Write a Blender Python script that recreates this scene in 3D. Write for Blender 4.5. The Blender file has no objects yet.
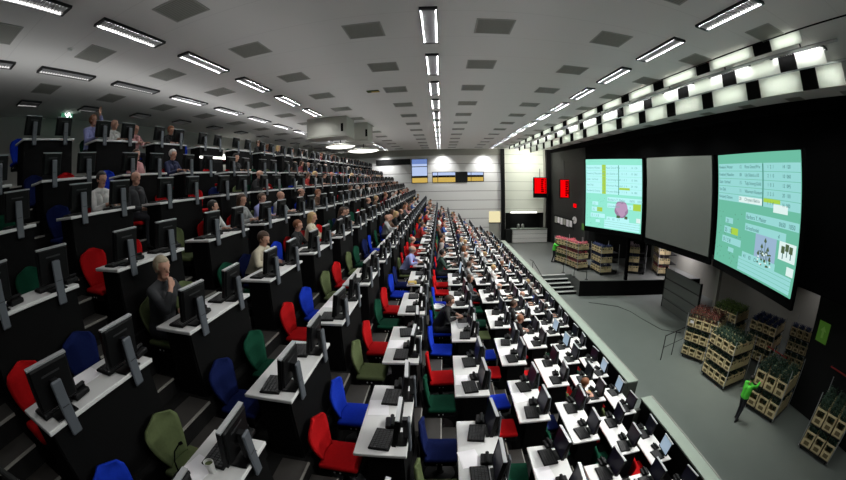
import bpy, bmesh, math, random
import numpy as np
from mathutils import Vector, Matrix

random.seed(7)
rng = random.Random(11)
SC = bpy.context.scene
COL = SC.collection
P = 1.85          # pitch of the desk units along the hall (m)
EYE = 7.33        # camera height above the stage floor
CEIL = EYE + 2.96
PLAT = 1.03       # height of the raised platform at the far end
YF = 36.0         # far wall
NORM = ("first second third fourth fifth sixth seventh eighth ninth tenth eleventh twelfth thirteenth "
        "fourteenth fifteenth sixteenth seventeenth eighteenth nineteenth twentieth").split()

# ------------------------------------------------------------------ camera
cp, cy_, cr = math.radians(9.3796), math.radians(-2.9858), math.radians(-1.4092)
fwd = Vector((math.sin(cy_) * math.cos(cp), math.cos(cy_) * math.cos(cp), -math.sin(cp)))
rgt = Vector((math.cos(cy_), -math.sin(cy_), 0))
up = rgt.cross(fwd)
r2 = rgt * math.cos(cr) + up * math.sin(cr)
u2 = -rgt * math.sin(cr) + up * math.cos(cr)
cam_d = bpy.data.cameras.new('camera')
cam = bpy.data.objects.new('camera', cam_d)
COL.objects.link(cam)
m = Matrix((r2, u2, -fwd)).transposed().to_4x4()
m.translation = Vector((0, 0, EYE))
cam.matrix_world = m
cam_d.type = 'PANO'
cam_d.sensor_fit = 'HORIZONTAL'
cam_d.sensor_width = 36.0
cam_d.sensor_height = 36.0 * 480 / 846
cam_d.panorama_type = 'FISHEYE_EQUISOLID'
cam_d.fisheye_lens = 368.756 * 36.0 / 846
cam_d.fisheye_fov = math.radians(200)
cam_d.clip_start = 0.05
cam_d.clip_end = 200
SC.camera = cam


def proj(x, y, z):
    d = Vector((x, y, z - EYE)).normalized()
    a, b, c = d.dot(r2), d.dot(u2), d.dot(fwd)
    s = math.hypot(a, b) + 1e-9
    r = 2 * 368.756 * math.sin(math.acos(max(-1, min(1, c))) / 2)
    return 423 + r * a / s, 240 - r * b / s, c


def seen(pts, mx=6):
    for p in pts:
        u, v, c = proj(*p)
        if c > 0.1 and -mx < u < 846 + mx and -mx < v < 480 + mx:
            return True
    return False


# ------------------------------------------------------------------ materials
def mat(name, col, rough=0.6, metal=0.0, noise=0.0, nscale=20.0, emit=None, estr=0.0, spec=0.5, objcol=False, bump=0.0):
    mt = bpy.data.materials.new(name)
    mt.use_nodes = True
    nt = mt.node_tree
    b = nt.nodes['Principled BSDF']
    b.inputs['Base Color'].default_value = (*col, 1)
    b.inputs['Roughness'].default_value = rough
    b.inputs['Metallic'].default_value = metal
    b.inputs['Specular IOR Level'].default_value = spec
    src = None
    if objcol:
        oi = nt.nodes.new('ShaderNodeObjectInfo')
        src = oi.outputs['Color']
        nt.links.new(src, b.inputs['Base Color'])
    if noise > 0 or bump > 0:
        tc = nt.nodes.new('ShaderNodeTexCoord')
        nz = nt.nodes.new('ShaderNodeTexNoise')
        nz.inputs['Scale'].default_value = nscale
        nz.inputs['Detail'].default_value = 4
        nt.links.new(tc.outputs['Object'], nz.inputs['Vector'])
        if noise > 0:
            mr = nt.nodes.new('ShaderNodeMapRange')
            mr.inputs['To Min'].default_value = 1 - noise
            mr.inputs['To Max'].default_value = 1 + noise
            nt.links.new(nz.outputs['Fac'], mr.inputs['Value'])
            mx = nt.nodes.new('ShaderNodeVectorMath')
            mx.operation = 'SCALE'
            mx.inputs[0].default_value = col
            if src:
                nt.links.new(src, mx.inputs[0])
            nt.links.new(mr.outputs['Result'], mx.inputs['Scale'])
            nt.links.new(mx.outputs['Vector'], b.inputs['Base Color'])
        if bump > 0:
            bp = nt.nodes.new('ShaderNodeBump')
            bp.inputs['Strength'].default_value = bump
            bp.inputs['Distance'].default_value = 0.01
            nt.links.new(nz.outputs['Fac'], bp.inputs['Height'])
            nt.links.new(bp.outputs['Normal'], b.inputs['Normal'])
    if emit:
        b.inputs['Emission Color'].default_value = (*emit, 1)
        b.inputs['Emission Strength'].default_value = estr
    return mt


M = {}
M['white_top'] = mat('white_top', (0.74, 0.74, 0.73), 0.45, noise=0.04, nscale=6)
M['white_edge'] = mat('white_edge', (0.7, 0.7, 0.68), 0.5)
M['black'] = mat('black_laminate', (0.0032, 0.0032, 0.0034), 0.8, noise=0.2, nscale=8, spec=0.12)
M['blackmat'] = mat('black_matte', (0.002, 0.002, 0.0022), 0.95, spec=0.05)
M['blackplastic'] = mat('black_plastic', (0.004, 0.004, 0.0045), 0.5, noise=0.1, nscale=40, spec=0.2)
M['key'] = mat('key_plastic', (0.028, 0.028, 0.03), 0.5)
M['screen_off'] = mat('screen_glass', (0.011, 0.011, 0.03), 0.35, spec=0.2)
M['screen_on'] = mat('screen_lit', (0.05, 0.07, 0.1), 0.2, emit=(0.45, 0.6, 0.76), estr=0.6)
M['silver'] = mat('silver_plastic', (0.46, 0.47, 0.48), 0.35, metal=0.3)
M['grey_cover'] = mat('grey_cover', (0.10, 0.112, 0.13), 0.5, noise=0.08, nscale=15)
M['metal'] = mat('brushed_metal', (0.6, 0.6, 0.58), 0.3, metal=1.0)
M['darkmetal'] = mat('dark_metal', (0.035, 0.035, 0.037), 0.45, metal=0.6)
M['red'] = mat('red_fabric', (0.42, 0.006, 0.008), 0.85, noise=0.18, nscale=30, bump=0.15, spec=0.08)
M['blue'] = mat('blue_fabric', (0.008, 0.035, 0.42), 0.85, noise=0.18, nscale=30, bump=0.15, spec=0.08)
M['navy'] = mat('navy_fabric', (0.006, 0.012, 0.07), 0.85, noise=0.18, nscale=30, bump=0.15, spec=0.08)
M['green'] = mat('green_fabric', (0.006, 0.055, 0.03), 0.85, noise=0.18, nscale=30, bump=0.15, spec=0.08)
M['olive'] = mat('olive_fabric', (0.10, 0.125, 0.055), 0.85, noise=0.18, nscale=30, bump=0.15, spec=0.08)
M['paper'] = mat('paper', (0.95, 0.93, 0.96), 0.7)
M['carpet'] = mat('tier_carpet', (0.005, 0.0048, 0.0048), 0.95, noise=0.25, nscale=25, bump=0.2, spec=0.2)
M['stepwood'] = mat('step_board', (0.03, 0.027, 0.024), 0.6, noise=0.25, nscale=10)
M['nosing'] = mat('step_nosing', (0.32, 0.31, 0.28), 0.4, metal=0.4)
M['stage'] = mat('stage_floor', (0.17, 0.19, 0.175), 0.42, noise=0.06, nscale=1.2)
M['platform'] = mat('platform_floor', (0.15, 0.16, 0.152), 0.3, noise=0.05, nscale=1.5)
M['ledge'] = mat('ledge_top', (0.27, 0.32, 0.27), 0.5, noise=0.06, nscale=4)
M['barrier_end'] = mat('barrier_end', (0.09, 0.1, 0.085), 0.6)
M['darkgrey'] = mat('dark_wall_panel', (0.016, 0.017, 0.0165), 0.8, noise=0.08, nscale=3, spec=0.15)
M['backwall'] = mat('back_wall_paint', (0.42, 0.42, 0.39), 0.8, noise=0.06, nscale=1.5)
M['vent'] = mat('vent_grille', (0.27, 0.275, 0.24), 0.8, noise=0.1, nscale=12)
M['ventedge'] = mat('vent_frame', (0.4, 0.4, 0.37), 0.7)
M['reflector'] = mat('reflector_panel', (0.85, 0.88, 0.82), 0.6)
M['lamp'] = mat('lamp_tube', (0.9, 0.9, 0.88), 0.4, emit=(1.0, 0.98, 0.94), estr=3.0)
M['lampdim'] = mat('lamp_tube_dim', (0.9, 0.9, 0.88), 0.4, emit=(1.0, 0.98, 0.95), estr=.8)
M['lampglow'] = mat('lamp_bowl', (0.9, 0.9, 0.86), 0.4, emit=(1.0, 0.98, 0.9), estr=2.4)
M['louvre'] = mat('louvre_blade', (0.42, 0.42, 0.43), 0.4)
M['booth'] = mat('booth_panel', (0.42, 0.42, 0.37), 0.7, noise=0.04, nscale=4)
M['crate'] = mat('crate_card', (0.72, 0.60, 0.34), 0.6, noise=0.12, nscale=9)
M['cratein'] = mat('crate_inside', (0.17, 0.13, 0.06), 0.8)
M['leafdark'] = mat('leaf_dark', (0.018, 0.05, 0.026), 0.6, noise=0.4, nscale=18)
M['leaf'] = mat('leaf_fresh', (0.17, 0.27, 0.06), 0.6, noise=0.35, nscale=18)
M['pink'] = mat('petal_pink', (0.62, 0.13, 0.16), 0.6, noise=0.3, nscale=18)
M['bluefl'] = mat('petal_blue', (0.02, 0.035, 0.13), 0.6, noise=0.3, nscale=18)
M['redfl'] = mat('petal_rust', (0.13, 0.022, 0.012), 0.6, noise=0.3, nscale=18)
M['palepink'] = mat('petal_pale', (0.75, 0.6, 0.68), 0.6, noise=0.2, nscale=18)
M['skin'] = mat('skin', (0.5, 0.27, 0.19), 0.55, noise=0.08, nscale=30)
M['cloth'] = mat('cloth', (0.1, 0.1, 0.1), 0.85, noise=0.15, nscale=25, objcol=True, bump=0.15)
M['trouser'] = mat('trouser', (0.015, 0.016, 0.022), 0.85, noise=0.15, nscale=25)
M['hair'] = mat('hair', (0.05, 0.03, 0.02), 0.6, noise=0.3, nscale=60, objcol=True, bump=0.4)
M['eye'] = mat('eye', (0.07, 0.04, 0.03), 0.3)
M['lip'] = mat('lip', (0.36, 0.12, 0.1), 0.5)
M['shoe'] = mat('shoe', (0.012, 0.011, 0.01), 0.4)
M['hivis'] = mat('hi_vis_green', (0.10, 0.72, 0.05), 0.6, noise=0.12, nscale=14)
M['reflective'] = mat('reflective_band', (0.6, 0.75, 0.55), 0.4)
M['redrail'] = mat('red_rail', (0.4, 0.02, 0.015), 0.5)
M['yellow'] = mat('yellow_pack', (0.7, 0.48, 0.1), 0.5)
M['redtub'] = mat('red_tub', (0.38, 0.01, 0.01), 0.4)
M['white'] = mat('white_plastic', (0.8, 0.8, 0.78), 0.4)
M['cable'] = mat('cable_rubber', (0.012, 0.012, 0.012), 0.6)


def emitmat(name, col, s=1.0):
    mt = bpy.data.materials.new(name)
    mt.use_nodes = True
    nt = mt.node_tree
    nt.nodes.remove(nt.nodes['Principled BSDF'])
    e = nt.nodes.new('ShaderNodeEmission')
    e.inputs['Color'].default_value = (*col, 1)
    e.inputs['Strength'].default_value = s
    nt.links.new(e.outputs[0], nt.nodes['Material Output'].inputs['Surface'])
    return mt


def seam_mat(name, col, axis, period, width, dark, rough=0.7, offset=0.0, axis2=None, period2=1.0):
    """A panelled surface: seams every PERIOD metres along AXIS (object coordinates)."""
    mt = mat(name, col, rough)
    nt = mt.node_tree
    b = nt.nodes['Principled BSDF']
    tc = nt.nodes.new('ShaderNodeTexCoord')
    sp = nt.nodes.new('ShaderNodeSeparateXYZ')
    nt.links.new(tc.outputs['Object'], sp.inputs[0])

    def line(ax, per, off):
        a = nt.nodes.new('ShaderNodeMath'); a.operation = 'ADD'; a.inputs[1].default_value = off + 1000 * per
        nt.links.new(sp.outputs[ax], a.inputs[0])
        d = nt.nodes.new('ShaderNodeMath'); d.operation = 'DIVIDE'; d.inputs[1].default_value = per
        nt.links.new(a.outputs[0], d.inputs[0])
        f = nt.nodes.new('ShaderNodeMath'); f.operation = 'FRACT'
        nt.links.new(d.outputs[0], f.inputs[0])
        c = nt.nodes.new('ShaderNodeMath'); c.operation = 'LESS_THAN'; c.inputs[1].default_value = width / per
        nt.links.new(f.outputs[0], c.inputs[0])
        return c.outputs[0]
    fac = line(axis, period, offset)
    if axis2 is not None:
        o2 = line(axis2, period2, offset)
        mxn = nt.nodes.new('ShaderNodeMath'); mxn.operation = 'MAXIMUM'
        nt.links.new(fac, mxn.inputs[0]); nt.links.new(o2, mxn.inputs[1])
        fac = mxn.outputs[0]
    mx = nt.nodes.new('ShaderNodeMixRGB')
    mx.inputs[1].default_value = (*col, 1)
    mx.inputs[2].default_value = (*dark, 1)
    nt.links.new(fac, mx.inputs[0])
    nt.links.new(mx.outputs[0], b.inputs['Base Color'])
    return mt


M['ceiling'] = seam_mat('ceiling_tile', (0.82, 0.81, 0.785), 1, 1.25, 0.02, (0.74, 0.73, 0.705), 0.85, 0.4)
M['farwall'] = seam_mat('far_wall_panel', (0.84, 0.84, 0.82), 2, 0.9, 0.05, (0.3, 0.27, 0.27), 0.7, 0.17)
M['whitewall'] = seam_mat('white_wall_panel', (0.74, 0.77, 0.68), 2, 0.9, 0.04, (0.4, 0.42, 0.36), 0.7, 0.17)
M['seamdark'] = seam_mat('dark_wall_seam', (0.010, 0.011, 0.0105), 2, 0.9, 0.04, (0.005, 0.005, 0.005), 0.7, 0.17)
M['partition'] = seam_mat('grey_partition_board', (0.13, 0.145, 0.13), 2, 0.62, 0.05, (0.02, 0.02, 0.02), 0.6, 0.1)


# ------------------------------------------------------------------ mesh builder
class MB:
    def __init__(self):
        self.v, self.f, self.mi, self.mats = [], [], [], []

    def mid(self, mt):
        if mt not in self.mats:
            self.mats.append(mt)
        return self.mats.index(mt)

    def raw(self, verts, faces, mt):
        o = len(self.v)
        self.v += [tuple(v) for v in verts]
        i = self.mid(mt)
        for f in faces:
            self.f.append(tuple(a + o for a in f))
            self.mi.append(i)
        return self

    def box(self, x0, x1, y0, y1, z0, z1, mt, mx=None):
        vs = [Vector(p) for p in ((x0, y0, z0), (x1, y0, z0), (x1, y1, z0), (x0, y1, z0), (x0, y0, z1), (x1, y0, z1), (x1, y1, z1), (x0, y1, z1))]
        if mx is not None:
            vs = [mx @ v for v in vs]
        return self.raw(vs, [(3, 2, 1, 0), (4, 5, 6, 7), (0, 1, 5, 4), (1, 2, 6, 5), (2, 3, 7, 6), (3, 0, 4, 7)], mt)

    def rbox(self, x0, x1, y0, y1, z0, z1, mt, r=0.02, seg=2, mx=None):
        bm = bmesh.new()
        bmesh.ops.create_cube(bm, size=1)
        for v in bm.verts:
            v.co = Vector((x0 + (v.co.x + .5) * (x1 - x0), y0 + (v.co.y + .5) * (y1 - y0), z0 + (v.co.z + .5) * (z1 - z0)))
        bmesh.ops.bevel(bm, geom=bm.edges[:], offset=r, segments=seg, affect='EDGES', profile=0.5)
        return self.bm(bm, mt, mx)

    def bm(self, bm, mt, mx=None):
        bm.verts.index_update()
        vs = [(mx @ v.co) if mx is not None else v.co.copy() for v in bm.verts]
        fs = [[v.index for v in f.verts] for f in bm.faces]
        bm.free()
        return self.raw(vs, fs, mt)

    def tube(self, pts, r, mt, n=8, cap=True, r1=None):
        pts = [Vector(p) for p in pts]
        rings = []
        prev = None
        for i, p in enumerate(pts):
            t = (pts[min(i + 1, len(pts) - 1)] - pts[max(i - 1, 0)]).normalized()
            a = Vector((0, 0, 1)) if abs(t.z) < 0.9 else Vector((1, 0, 0))
            if prev is not None:
                a = prev
            b = t.cross(a).normalized()
            a = b.cross(t).normalized()
            prev = a
            rr = r if r1 is None else r + (r1 - r) * i / max(1, len(pts) - 1)
            rings.append([p + (a * math.cos(2 * math.pi * k / n) + b * math.sin(2 * math.pi * k / n)) * rr for k in range(n)])
        vs = [v for rg in rings for v in rg]
        fs = []
        for i in range(len(rings) - 1):
            for k in range(n):
                fs.append((i * n + k, i * n + (k + 1) % n, (i + 1) * n + (k + 1) % n, (i + 1) * n + k))
        if cap:
            fs.append(tuple(range(n - 1, -1, -1)))
            fs.append(tuple((len(rings) - 1) * n + k for k in range(n)))
        return self.raw(vs, fs, mt)

    def lathe(self, prof, mt, n=16, at=(0, 0, 0)):
        vs, fs = [], []
        for (r, z) in prof:
            for k in range(n):
                a = 2 * math.pi * k / n
                vs.append((at[0] + r * math.cos(a), at[1] + r * math.sin(a), at[2] + z))
        for i in range(len(prof) - 1):
            for k in range(n):
                fs.append((i * n + k, i * n + (k + 1) % n, (i + 1) * n + (k + 1) % n, (i + 1) * n + k))
        fs.append(tuple(range(n - 1, -1, -1)))
        fs.append(tuple((len(prof) - 1) * n + k for k in range(n)))
        return self.raw(vs, fs, mt)

    def mesh(self, name, smooth=False):
        me = bpy.data.meshes.new(name)
        me.from_pydata(self.v, [], self.f)
        for mt in self.mats:
            me.materials.append(mt)
        me.polygons.foreach_set('material_index', self.mi)
        if smooth:
            me.polygons.foreach_set('use_smooth', [True] * len(self.f))
        me.update()
        return me

    def build(self, name, parent=None, smooth=False):
        return link(name, self.mesh(name, smooth), parent)


def link(name, data, parent=None):
    o = bpy.data.objects.new(name, data)
    COL.objects.link(o)
    if parent is not None:
        o.parent = parent
    return o


def tag(o, label=None, cat=None, group=None, kind=None):
    if label:
        o['label'] = label
    if cat:
        o['category'] = cat
    if group:
        o['group'] = group
    if kind:
        o['kind'] = kind
    return o


def empty(name, loc=(0, 0, 0), rz=0.0):
    o = bpy.data.objects.new(name, None)
    COL.objects.link(o)
    o.location = loc
    o.rotation_euler = (0, 0, rz)
    o.empty_display_size = 0.1
    return o


KIDS = {}


def remember(o):
    """Note a proto's tree once so that copies need no searching."""
    KIDS[o.name] = [c for c in bpy.data.objects if c.parent == o]
    for c in KIDS[o.name]:
        remember(c)
    return o


def dup(o, loc=None, rz=None, parent=None, scale=None, keep=None):
    c = o.copy()
    COL.objects.link(c)
    if parent is not None:
        c.parent = parent
    if loc is not None:
        c.location = loc
    if rz is not None:
        c.rotation_euler = (0, 0, rz)
    if scale is not None:
        c.scale = (scale,) * 3
    for k in KIDS.get(o.name, []):
        if keep is None or keep(k):
            dup(k, parent=c)
    return c


PROTOS = []


def proto(o):
    remember(o)
    PROTOS.append(o)
    return o


def struct(name, mb, smooth=False):
    return tag(mb.build(name, smooth=smooth), kind='structure')


# ------------------------------------------------------------------ rows of the tribune
# left edge X and desk-top height of every row, from the top row down (metres)
ROWS = [(-3.62, .685), (-3.09, .262), (-2.56, -.035), (-2.03, -.36), (-1.5, -.665), (-.97, -.976),
        (-.44, -1.274), (.088, -1.572), (.611, -1.869), (1.14, -2.193), (1.67, -2.49), (2.2, -2.79)]
ROWS = [(x * P, EYE + z * P) for x, z in ROWS]
ROWN = ['top row'] + [NORM[i] + ' row down' for i in range(1, 11)] + ['front row']
DW, DL, DH = 0.265 * P, 0.685 * P, 0.74
SEATY = (0.135 * P, 0.55 * P)
Y0 = 0.335 * P
KMAX = 18

units = {}      # (row, k) -> ordinal word
for r, (x, z) in enumerate(ROWS):
    n = 0
    for k in range(0, KMAX):
        ya = Y0 + k * P
        pts = [(x + a, ya + b, z + c) for a in (-.3, DW) for b in (0, DL / 2, DL) for c in (-.35, 0, .3)]
        if seen(pts, 2):
            units[(r, k)] = NORM[n]
            n += 1

# ------------------------------------------------------------------ room shell
b = MB()
b.box(-11.5, 18.5, -2.0, YF + .3, -0.2, 0.0, M['stage'])
struct('floor', b)
b = MB()
b.box(-11.6, 11.0, -2.0, YF, CEIL, CEIL + .2, M['ceiling'])
struct('ceiling', b)
b = MB()
b.box(11.0, 18.5, -2.0, YF, CEIL - .35, CEIL + .2, M['blackmat'])
struct('ceiling.001', b)
b = MB()
b.box(-11.9, -11.5, -2.0, YF, 0, CEIL, M['backwall'])
struct('wall_left', b)
b = MB()
b.box(-11.9, 18.5, -2.3, -2.0, 0, CEIL, M['darkgrey'])
struct('wall_near', b)
# the tribune: every tier a block with steps between the desk units
for r, (x, z) in enumerate(ROWS):
    zf = z - DH
    xr = x + DW + .02
    xl = -11.5 if r == 0 else ROWS[r - 1][0] + DW + .02
    if r == 11:
        xr = 4.91
    b = MB()
    b.box(xl, xr, -2.0, YF - .02, 0, zf, M['carpet'])
    if r > 0:
        zu = ROWS[r - 1][1] - DH
        n = 3 if r > 1 else 4
        for k in range(-1, KMAX):
            ya = Y0 + k * P + DL + .02
            yb = ya + P - DL - .04
            for s in range(1, n):
                h = (zu - zf) * (n - s) / n
                x1 = xl + .27 * s
                b.box(xl + .27 * (s - 1), x1, ya, yb, zf, zf + h - .03, M['carpet'])
                b.box(xl + .27 * (s - 1), x1, ya, yb, zf + h - .03, zf + h, M['stepwood'])
                b.box(x1, x1 + .015, ya, yb, zf + h - .018, zf + h + .002, M['nosing'])
            b.box(xl - .001, xl + .016, ya, yb, zu - .02, zu + .002, M['nosing'])
            b.box(xl - .27, xl - .001, ya, yb, zu, zu + .003, M['stepwood'])
    struct('floor', b)

# barrier with its broad ledge between the front row and the stage, with one opening
zb = EYE - 5.1
for n, (ya, yb) in enumerate(((-1.9, 6.62), (7.45, 30.0))):
    b = MB()
    b.box(4.93, 5.2, ya, yb, 0, zb - .04, M['black'])
    b.box(4.9, 5.24, ya - .01, yb + .01, zb - .04, zb, M['ledge'])
    b.box(5.215, 5.245, ya, yb, zb - .05, zb + .012, M['nosing'])
    if n:
        b.box(4.55, 4.93, ya, ya + .12, ROWS[11][1] - DH, zb - .02, M['barrier_end'])
        b.box(4.93, 5.23, ya - .012, ya + .02, 0, zb - .04, M['barrier_end'])
    else:
        b.box(4.6, 4.93, yb - .1, yb, ROWS[11][1] - DH, zb - .3, M['barrier_end'])
    struct('wall_barrier', b)
b = MB()
for i in range(6):
    b.box(4.93 + .27 * i, 5.2 + .27 * i, 6.65, 7.42, 0, (ROWS[11][1] - DH) * (6 - i) / 7, M['carpet'])
struct('floor', b)

# raised platform at the far end with its flight of steps
b = MB()
b.box(5.24, 18.5, 23.0, YF, 0, PLAT, M['platform'])
b.box(8.75, 18.5, 21.35, 23.0, 0, PLAT, M['platform'])
b.raw([(8.75, 21.35, PLAT), (18.5, 19.78, PLAT), (18.5, 21.36, PLAT), (8.75, 21.36, PLAT), (8.75, 21.35, 0), (18.5, 19.78, 0), (18.5, 21.36, 0), (8.75, 21.36, 0)],
      [(0, 1, 2, 3), (4, 5, 1, 0), (5, 6, 2, 1)], M['platform'])
b.raw([(8.75, 21.33, .0), (18.5, 19.76, .0), (18.5, 19.76, PLAT - .03), (8.75, 21.33, PLAT - .03)], [(0, 1, 2, 3)], M['black'])
struct('floor_platform', b)
b = MB()
for s in range(1, 5):
    h = PLAT - .207 * s
    xr = 8.3 + .12 * s
    b.box(5.24, xr, 23.0 - .3 * s, 23.0 - .3 * (s - 1), 0, h - .03, M['black'])
    b.box(5.24, xr, 23.0 - .3 * s, 23.0 - .3 * (s - 1), h - .03, h, M['platform'])
    b.box(5.24, xr, 23.0 - .3 * s - .02, 23.0 - .3 * s + .07, h - .035, h + .005, M['white_edge'])
b.box(5.24, 8.3, 22.98, 23.07, PLAT - .035, PLAT + .005, M['white_edge'])
struct('floor_steps', b)

# far wall
b = MB()
ztop = CEIL - .62
OPEN = [(-2.85, -1.25, 6.99, 9.4), (-.84, 1.47, 6.99, 8.06), (2.57, 4.23, 7.07, 8.02)]
xs = [-11.5] + [c for o in OPEN for c in o[:2]] + [5.89]
for i in range(0, len(xs), 2):
    b.box(xs[i], xs[i + 1], YF, YF + .3, 0, ztop, M['farwall'])
for (xa, xb, za, zc) in OPEN:
    b.box(xa, xb, YF, YF + .3, 0, za, M['farwall'])
    b.box(xa, xb, YF, YF + .3, zc, ztop, M['farwall'])
b.box(-11.5, 5.89, YF - .12, YF + .3, CEIL - .62, CEIL, M['booth'])
struct('wall_far', b)
b = MB()
b.box(5.89, 6.26, YF - .35, YF + .3, 0, CEIL, M['blackplastic'])
struct('trim_1', b)
b = MB()
b.box(6.26, 10.9, YF, YF + .3, 3.97, CEIL, M['whitewall'])
b.box(6.26, 10.9, YF, YF + .3, PLAT, 1.1, M['whitewall'])
b.box(6.26, 6.34, YF, YF + .3, 1.1, 3.97, M['whitewall'])
b.box(10.3, 10.5, YF - .15, YF + .05, 2.5, CEIL, M['booth'])
struct('wall_white', b)
b = MB()
b.box(10.54, 11.1, YF - .5, YF + .3, PLAT, CEIL, M['blackplastic'])
struct('trim_2', b)
# kitchen hatch behind the counter
b = MB()
b.box(6.3, 10.5, YF + 2.2, YF + 2.3, PLAT, 4.0, M['darkgrey'])
b.box(6.3, 10.5, YF + .3, YF + 2.2, 3.97, 4.05, M['darkgrey'])
b.box(6.3, 10.5, YF + .3, YF + 2.2, PLAT - .02, PLAT, M['darkgrey'])
b.box(6.2, 6.3, YF + .3, YF + 2.3, PLAT, 4.0, M['darkgrey'])
b.box(10.5, 10.6, YF + .3, YF + 2.3, PLAT, 4.0, M['darkgrey'])
struct('wall_hatch', b)
# dark wall from the far corner towards the first screen
pA, pB = Vector((11.0, YF - .5, 0)), Vector((11.45, 27.4, 0))
d = (pB - pA).normalized()
nrm = Vector((-d.y, d.x, 0))
if nrm.x < 0:
    nrm = -nrm
b = MB()
vs = []
for z in (PLAT, CEIL):
    vs += [(pA.x, pA.y, z), (pB.x, pB.y, z), (pB.x + nrm.x * .3, pB.y + nrm.y * .3, z), (pA.x + nrm.x * .3, pA.y + nrm.y * .3, z)]
WALL_FACES = [(3, 2, 1, 0), (4, 5, 6, 7), (0, 1, 5, 4), (1, 2, 6, 5), (2, 3, 7, 6), (3, 0, 4, 7)]
vs2 = [list(v) for v in vs]
b.raw(vs2, WALL_FACES, M['seamdark'])
struct('wall_dark', b)
b = MB()
b.box(11.45, 11.7, -2.0, 27.4, 4.55, CEIL, M['blackmat'])
b.box(11.7, 18.4, 27.2, 27.5, PLAT, CEIL, M['darkgrey'])
struct('wall_front', b)
b = MB()
b.box(18.1, 18.4, 6.0, YF, 0, 4.8, M['booth'])
b.box(13.3, 18.1, 6.0, 6.2, 0, 4.8, M['darkgrey'])
struct('wall_right', b)
b = MB()
b.box(13.0, 13.3, -2.0, 6.25, 0, CEIL, M['darkgrey'])
struct('wall_stage', b)
b = MB()
b.box(11.7, 18.4, -2, 27.2, 4.55, 4.75, M['blackmat'])
struct('ceiling.002', b)
# windows of the far wall: frame, pane, and the bright place beyond them
M['pane'] = mat('window_glass', (0.9, 0.95, 1.0), 0.05)
nt = M['pane'].node_tree
nt.nodes['Principled BSDF'].inputs['Transmission Weight'].default_value = 1.0
nt.nodes['Principled BSDF'].inputs['IOR'].default_value = 1.02
M['daysky'] = emitmat('day_sky', (0.62, 0.72, 1.0), 0.85)
M['dayblue'] = emitmat('day_sky_blue', (0.23, 0.34, 0.72), 0.75)
M['dayfield'] = emitmat('lit_yellow_hall', (0.85, 0.55, 0.12), 0.8)
for i, (xa, xb, za, zc) in enumerate(OPEN):
    w = empty('window_%d' % (i + 1), ((xa + xb) / 2, YF, za))
    tag(w, kind='structure')
    ox, oz = (xa + xb) / 2, za
    f = MB()
    t = .05
    hx, hz = (xb - xa) / 2, zc - za
    for bx in ((-hx, -hx + t, 0, hz), (hx - t, hx, 0, hz), (-hx, hx, 0, t), (-hx, hx, hz - t, hz)):
        f.box(bx[0], bx[1], -.03, .2, bx[2], bx[3], M['darkmetal'])
    if i == 0:
        f.box(-hx, hx, .02, .12, hz * .66, hz * .66 + .07, M['darkmetal'])
    else:
        f.box(-hx * .55, -hx * .55 + .05, .02, .12, 0, hz, M['darkmetal'])
    f.build('window_frame', w)
    MB().box(-hx, hx, .1, .11, 0, hz, M['pane']).build('pane', w)
b = MB()
b.box(-4.5, 6.5, YF + 3, YF + 3.1, 7.75, 9.0, M['daysky'])
b.box(-4.5, 6.5, YF + 3, YF + 3.1, 9.0, 11, M['dayblue'])
b.box(-4.5, 6.5, YF + 2.6, YF + 3, 6, 7.52, M['dayfield'])
tag(b.build('outside_backdrop'), kind='structure')
b = MB()
b.box(-6.32, -2.9, YF - .06, YF, 8.87, 9.42, M['darkgrey'])
for i in range(8):
    b.box(-6.3, -2.92, YF - .075, YF - .06, 8.9 + i * .062, 8.92 + i * .062, M['darkmetal'])
struct('trim_3', b)
b = MB()
b.box(1.47, 2.57, YF - .05, YF, 6.99, 8.05, M['darkgrey'])
struct('trim_4', b)
# doorway with a lit notice above, seen at the foot of the far wall
d1 = tag(empty('door_1', (5.25, YF, PLAT)), kind='structure')
MB().box(-.56, .56, -.05, 0, .1, 1.9, M['booth']).build('door_leaf', d1)
M['warmlit'] = emitmat('warm_lit_panel', (0.95, 0.85, 0.5), 0.9)
MB().box(-.56, .56, -.05, 0, 2.0, 3.1, M['warmlit']).box(-.6, .6, -.06, 0, 1.9, 2.0, M['darkmetal']).build('fanlight', d1)
MB().box(-.4, -.34, -.12, -.05, .85, 1.1, M['metal']).build('door_handle', d1)

# ------------------------------------------------------------------ ceiling: vents and lamps
DX, DY = 2.455, 2.5
vn = empty('ceiling_vent', (0, 0, CEIL))
fr = MB()
for (x0, x1, ya, yb) in ((-.36, -.33, -.36, .36), (.33, .36, -.36, .36), (-.36, .36, -.36, -.33), (-.36, .36, .33, .36)):
    fr.box(x0, x1, ya, yb, -.012, 0, M['ventedge'])
fr.build('frame', vn)
g = MB()
g.box(-.33, .33, -.33, .33, -.006, 0, M['vent'])
for i in range(13):
    g.box(-.33, .33, -.32 + i * .05, -.31 + i * .05, -.010, -.006, M['ventedge'])
g.build('grille', vn)
proto(vn)
COLN = {-5: 'fifth', -4: 'fourth', -3: 'third', -2: 'second', -1: 'first'}
first = {'v': True, 'l': True}


def place(p, key, loc, rz=0.0, **kw):
    """The first placing moves the prototype itself, later ones copy it."""
    if first.get(key, True):
        first[key] = False
        p.location = loc
        p.rotation_euler = (0, 0, rz)
        return p
    return dup(p, loc, rz, **kw)


def lane(x):
    if abs(x) < 1.4:
        return 'the middle of the ceiling'
    return None


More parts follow.
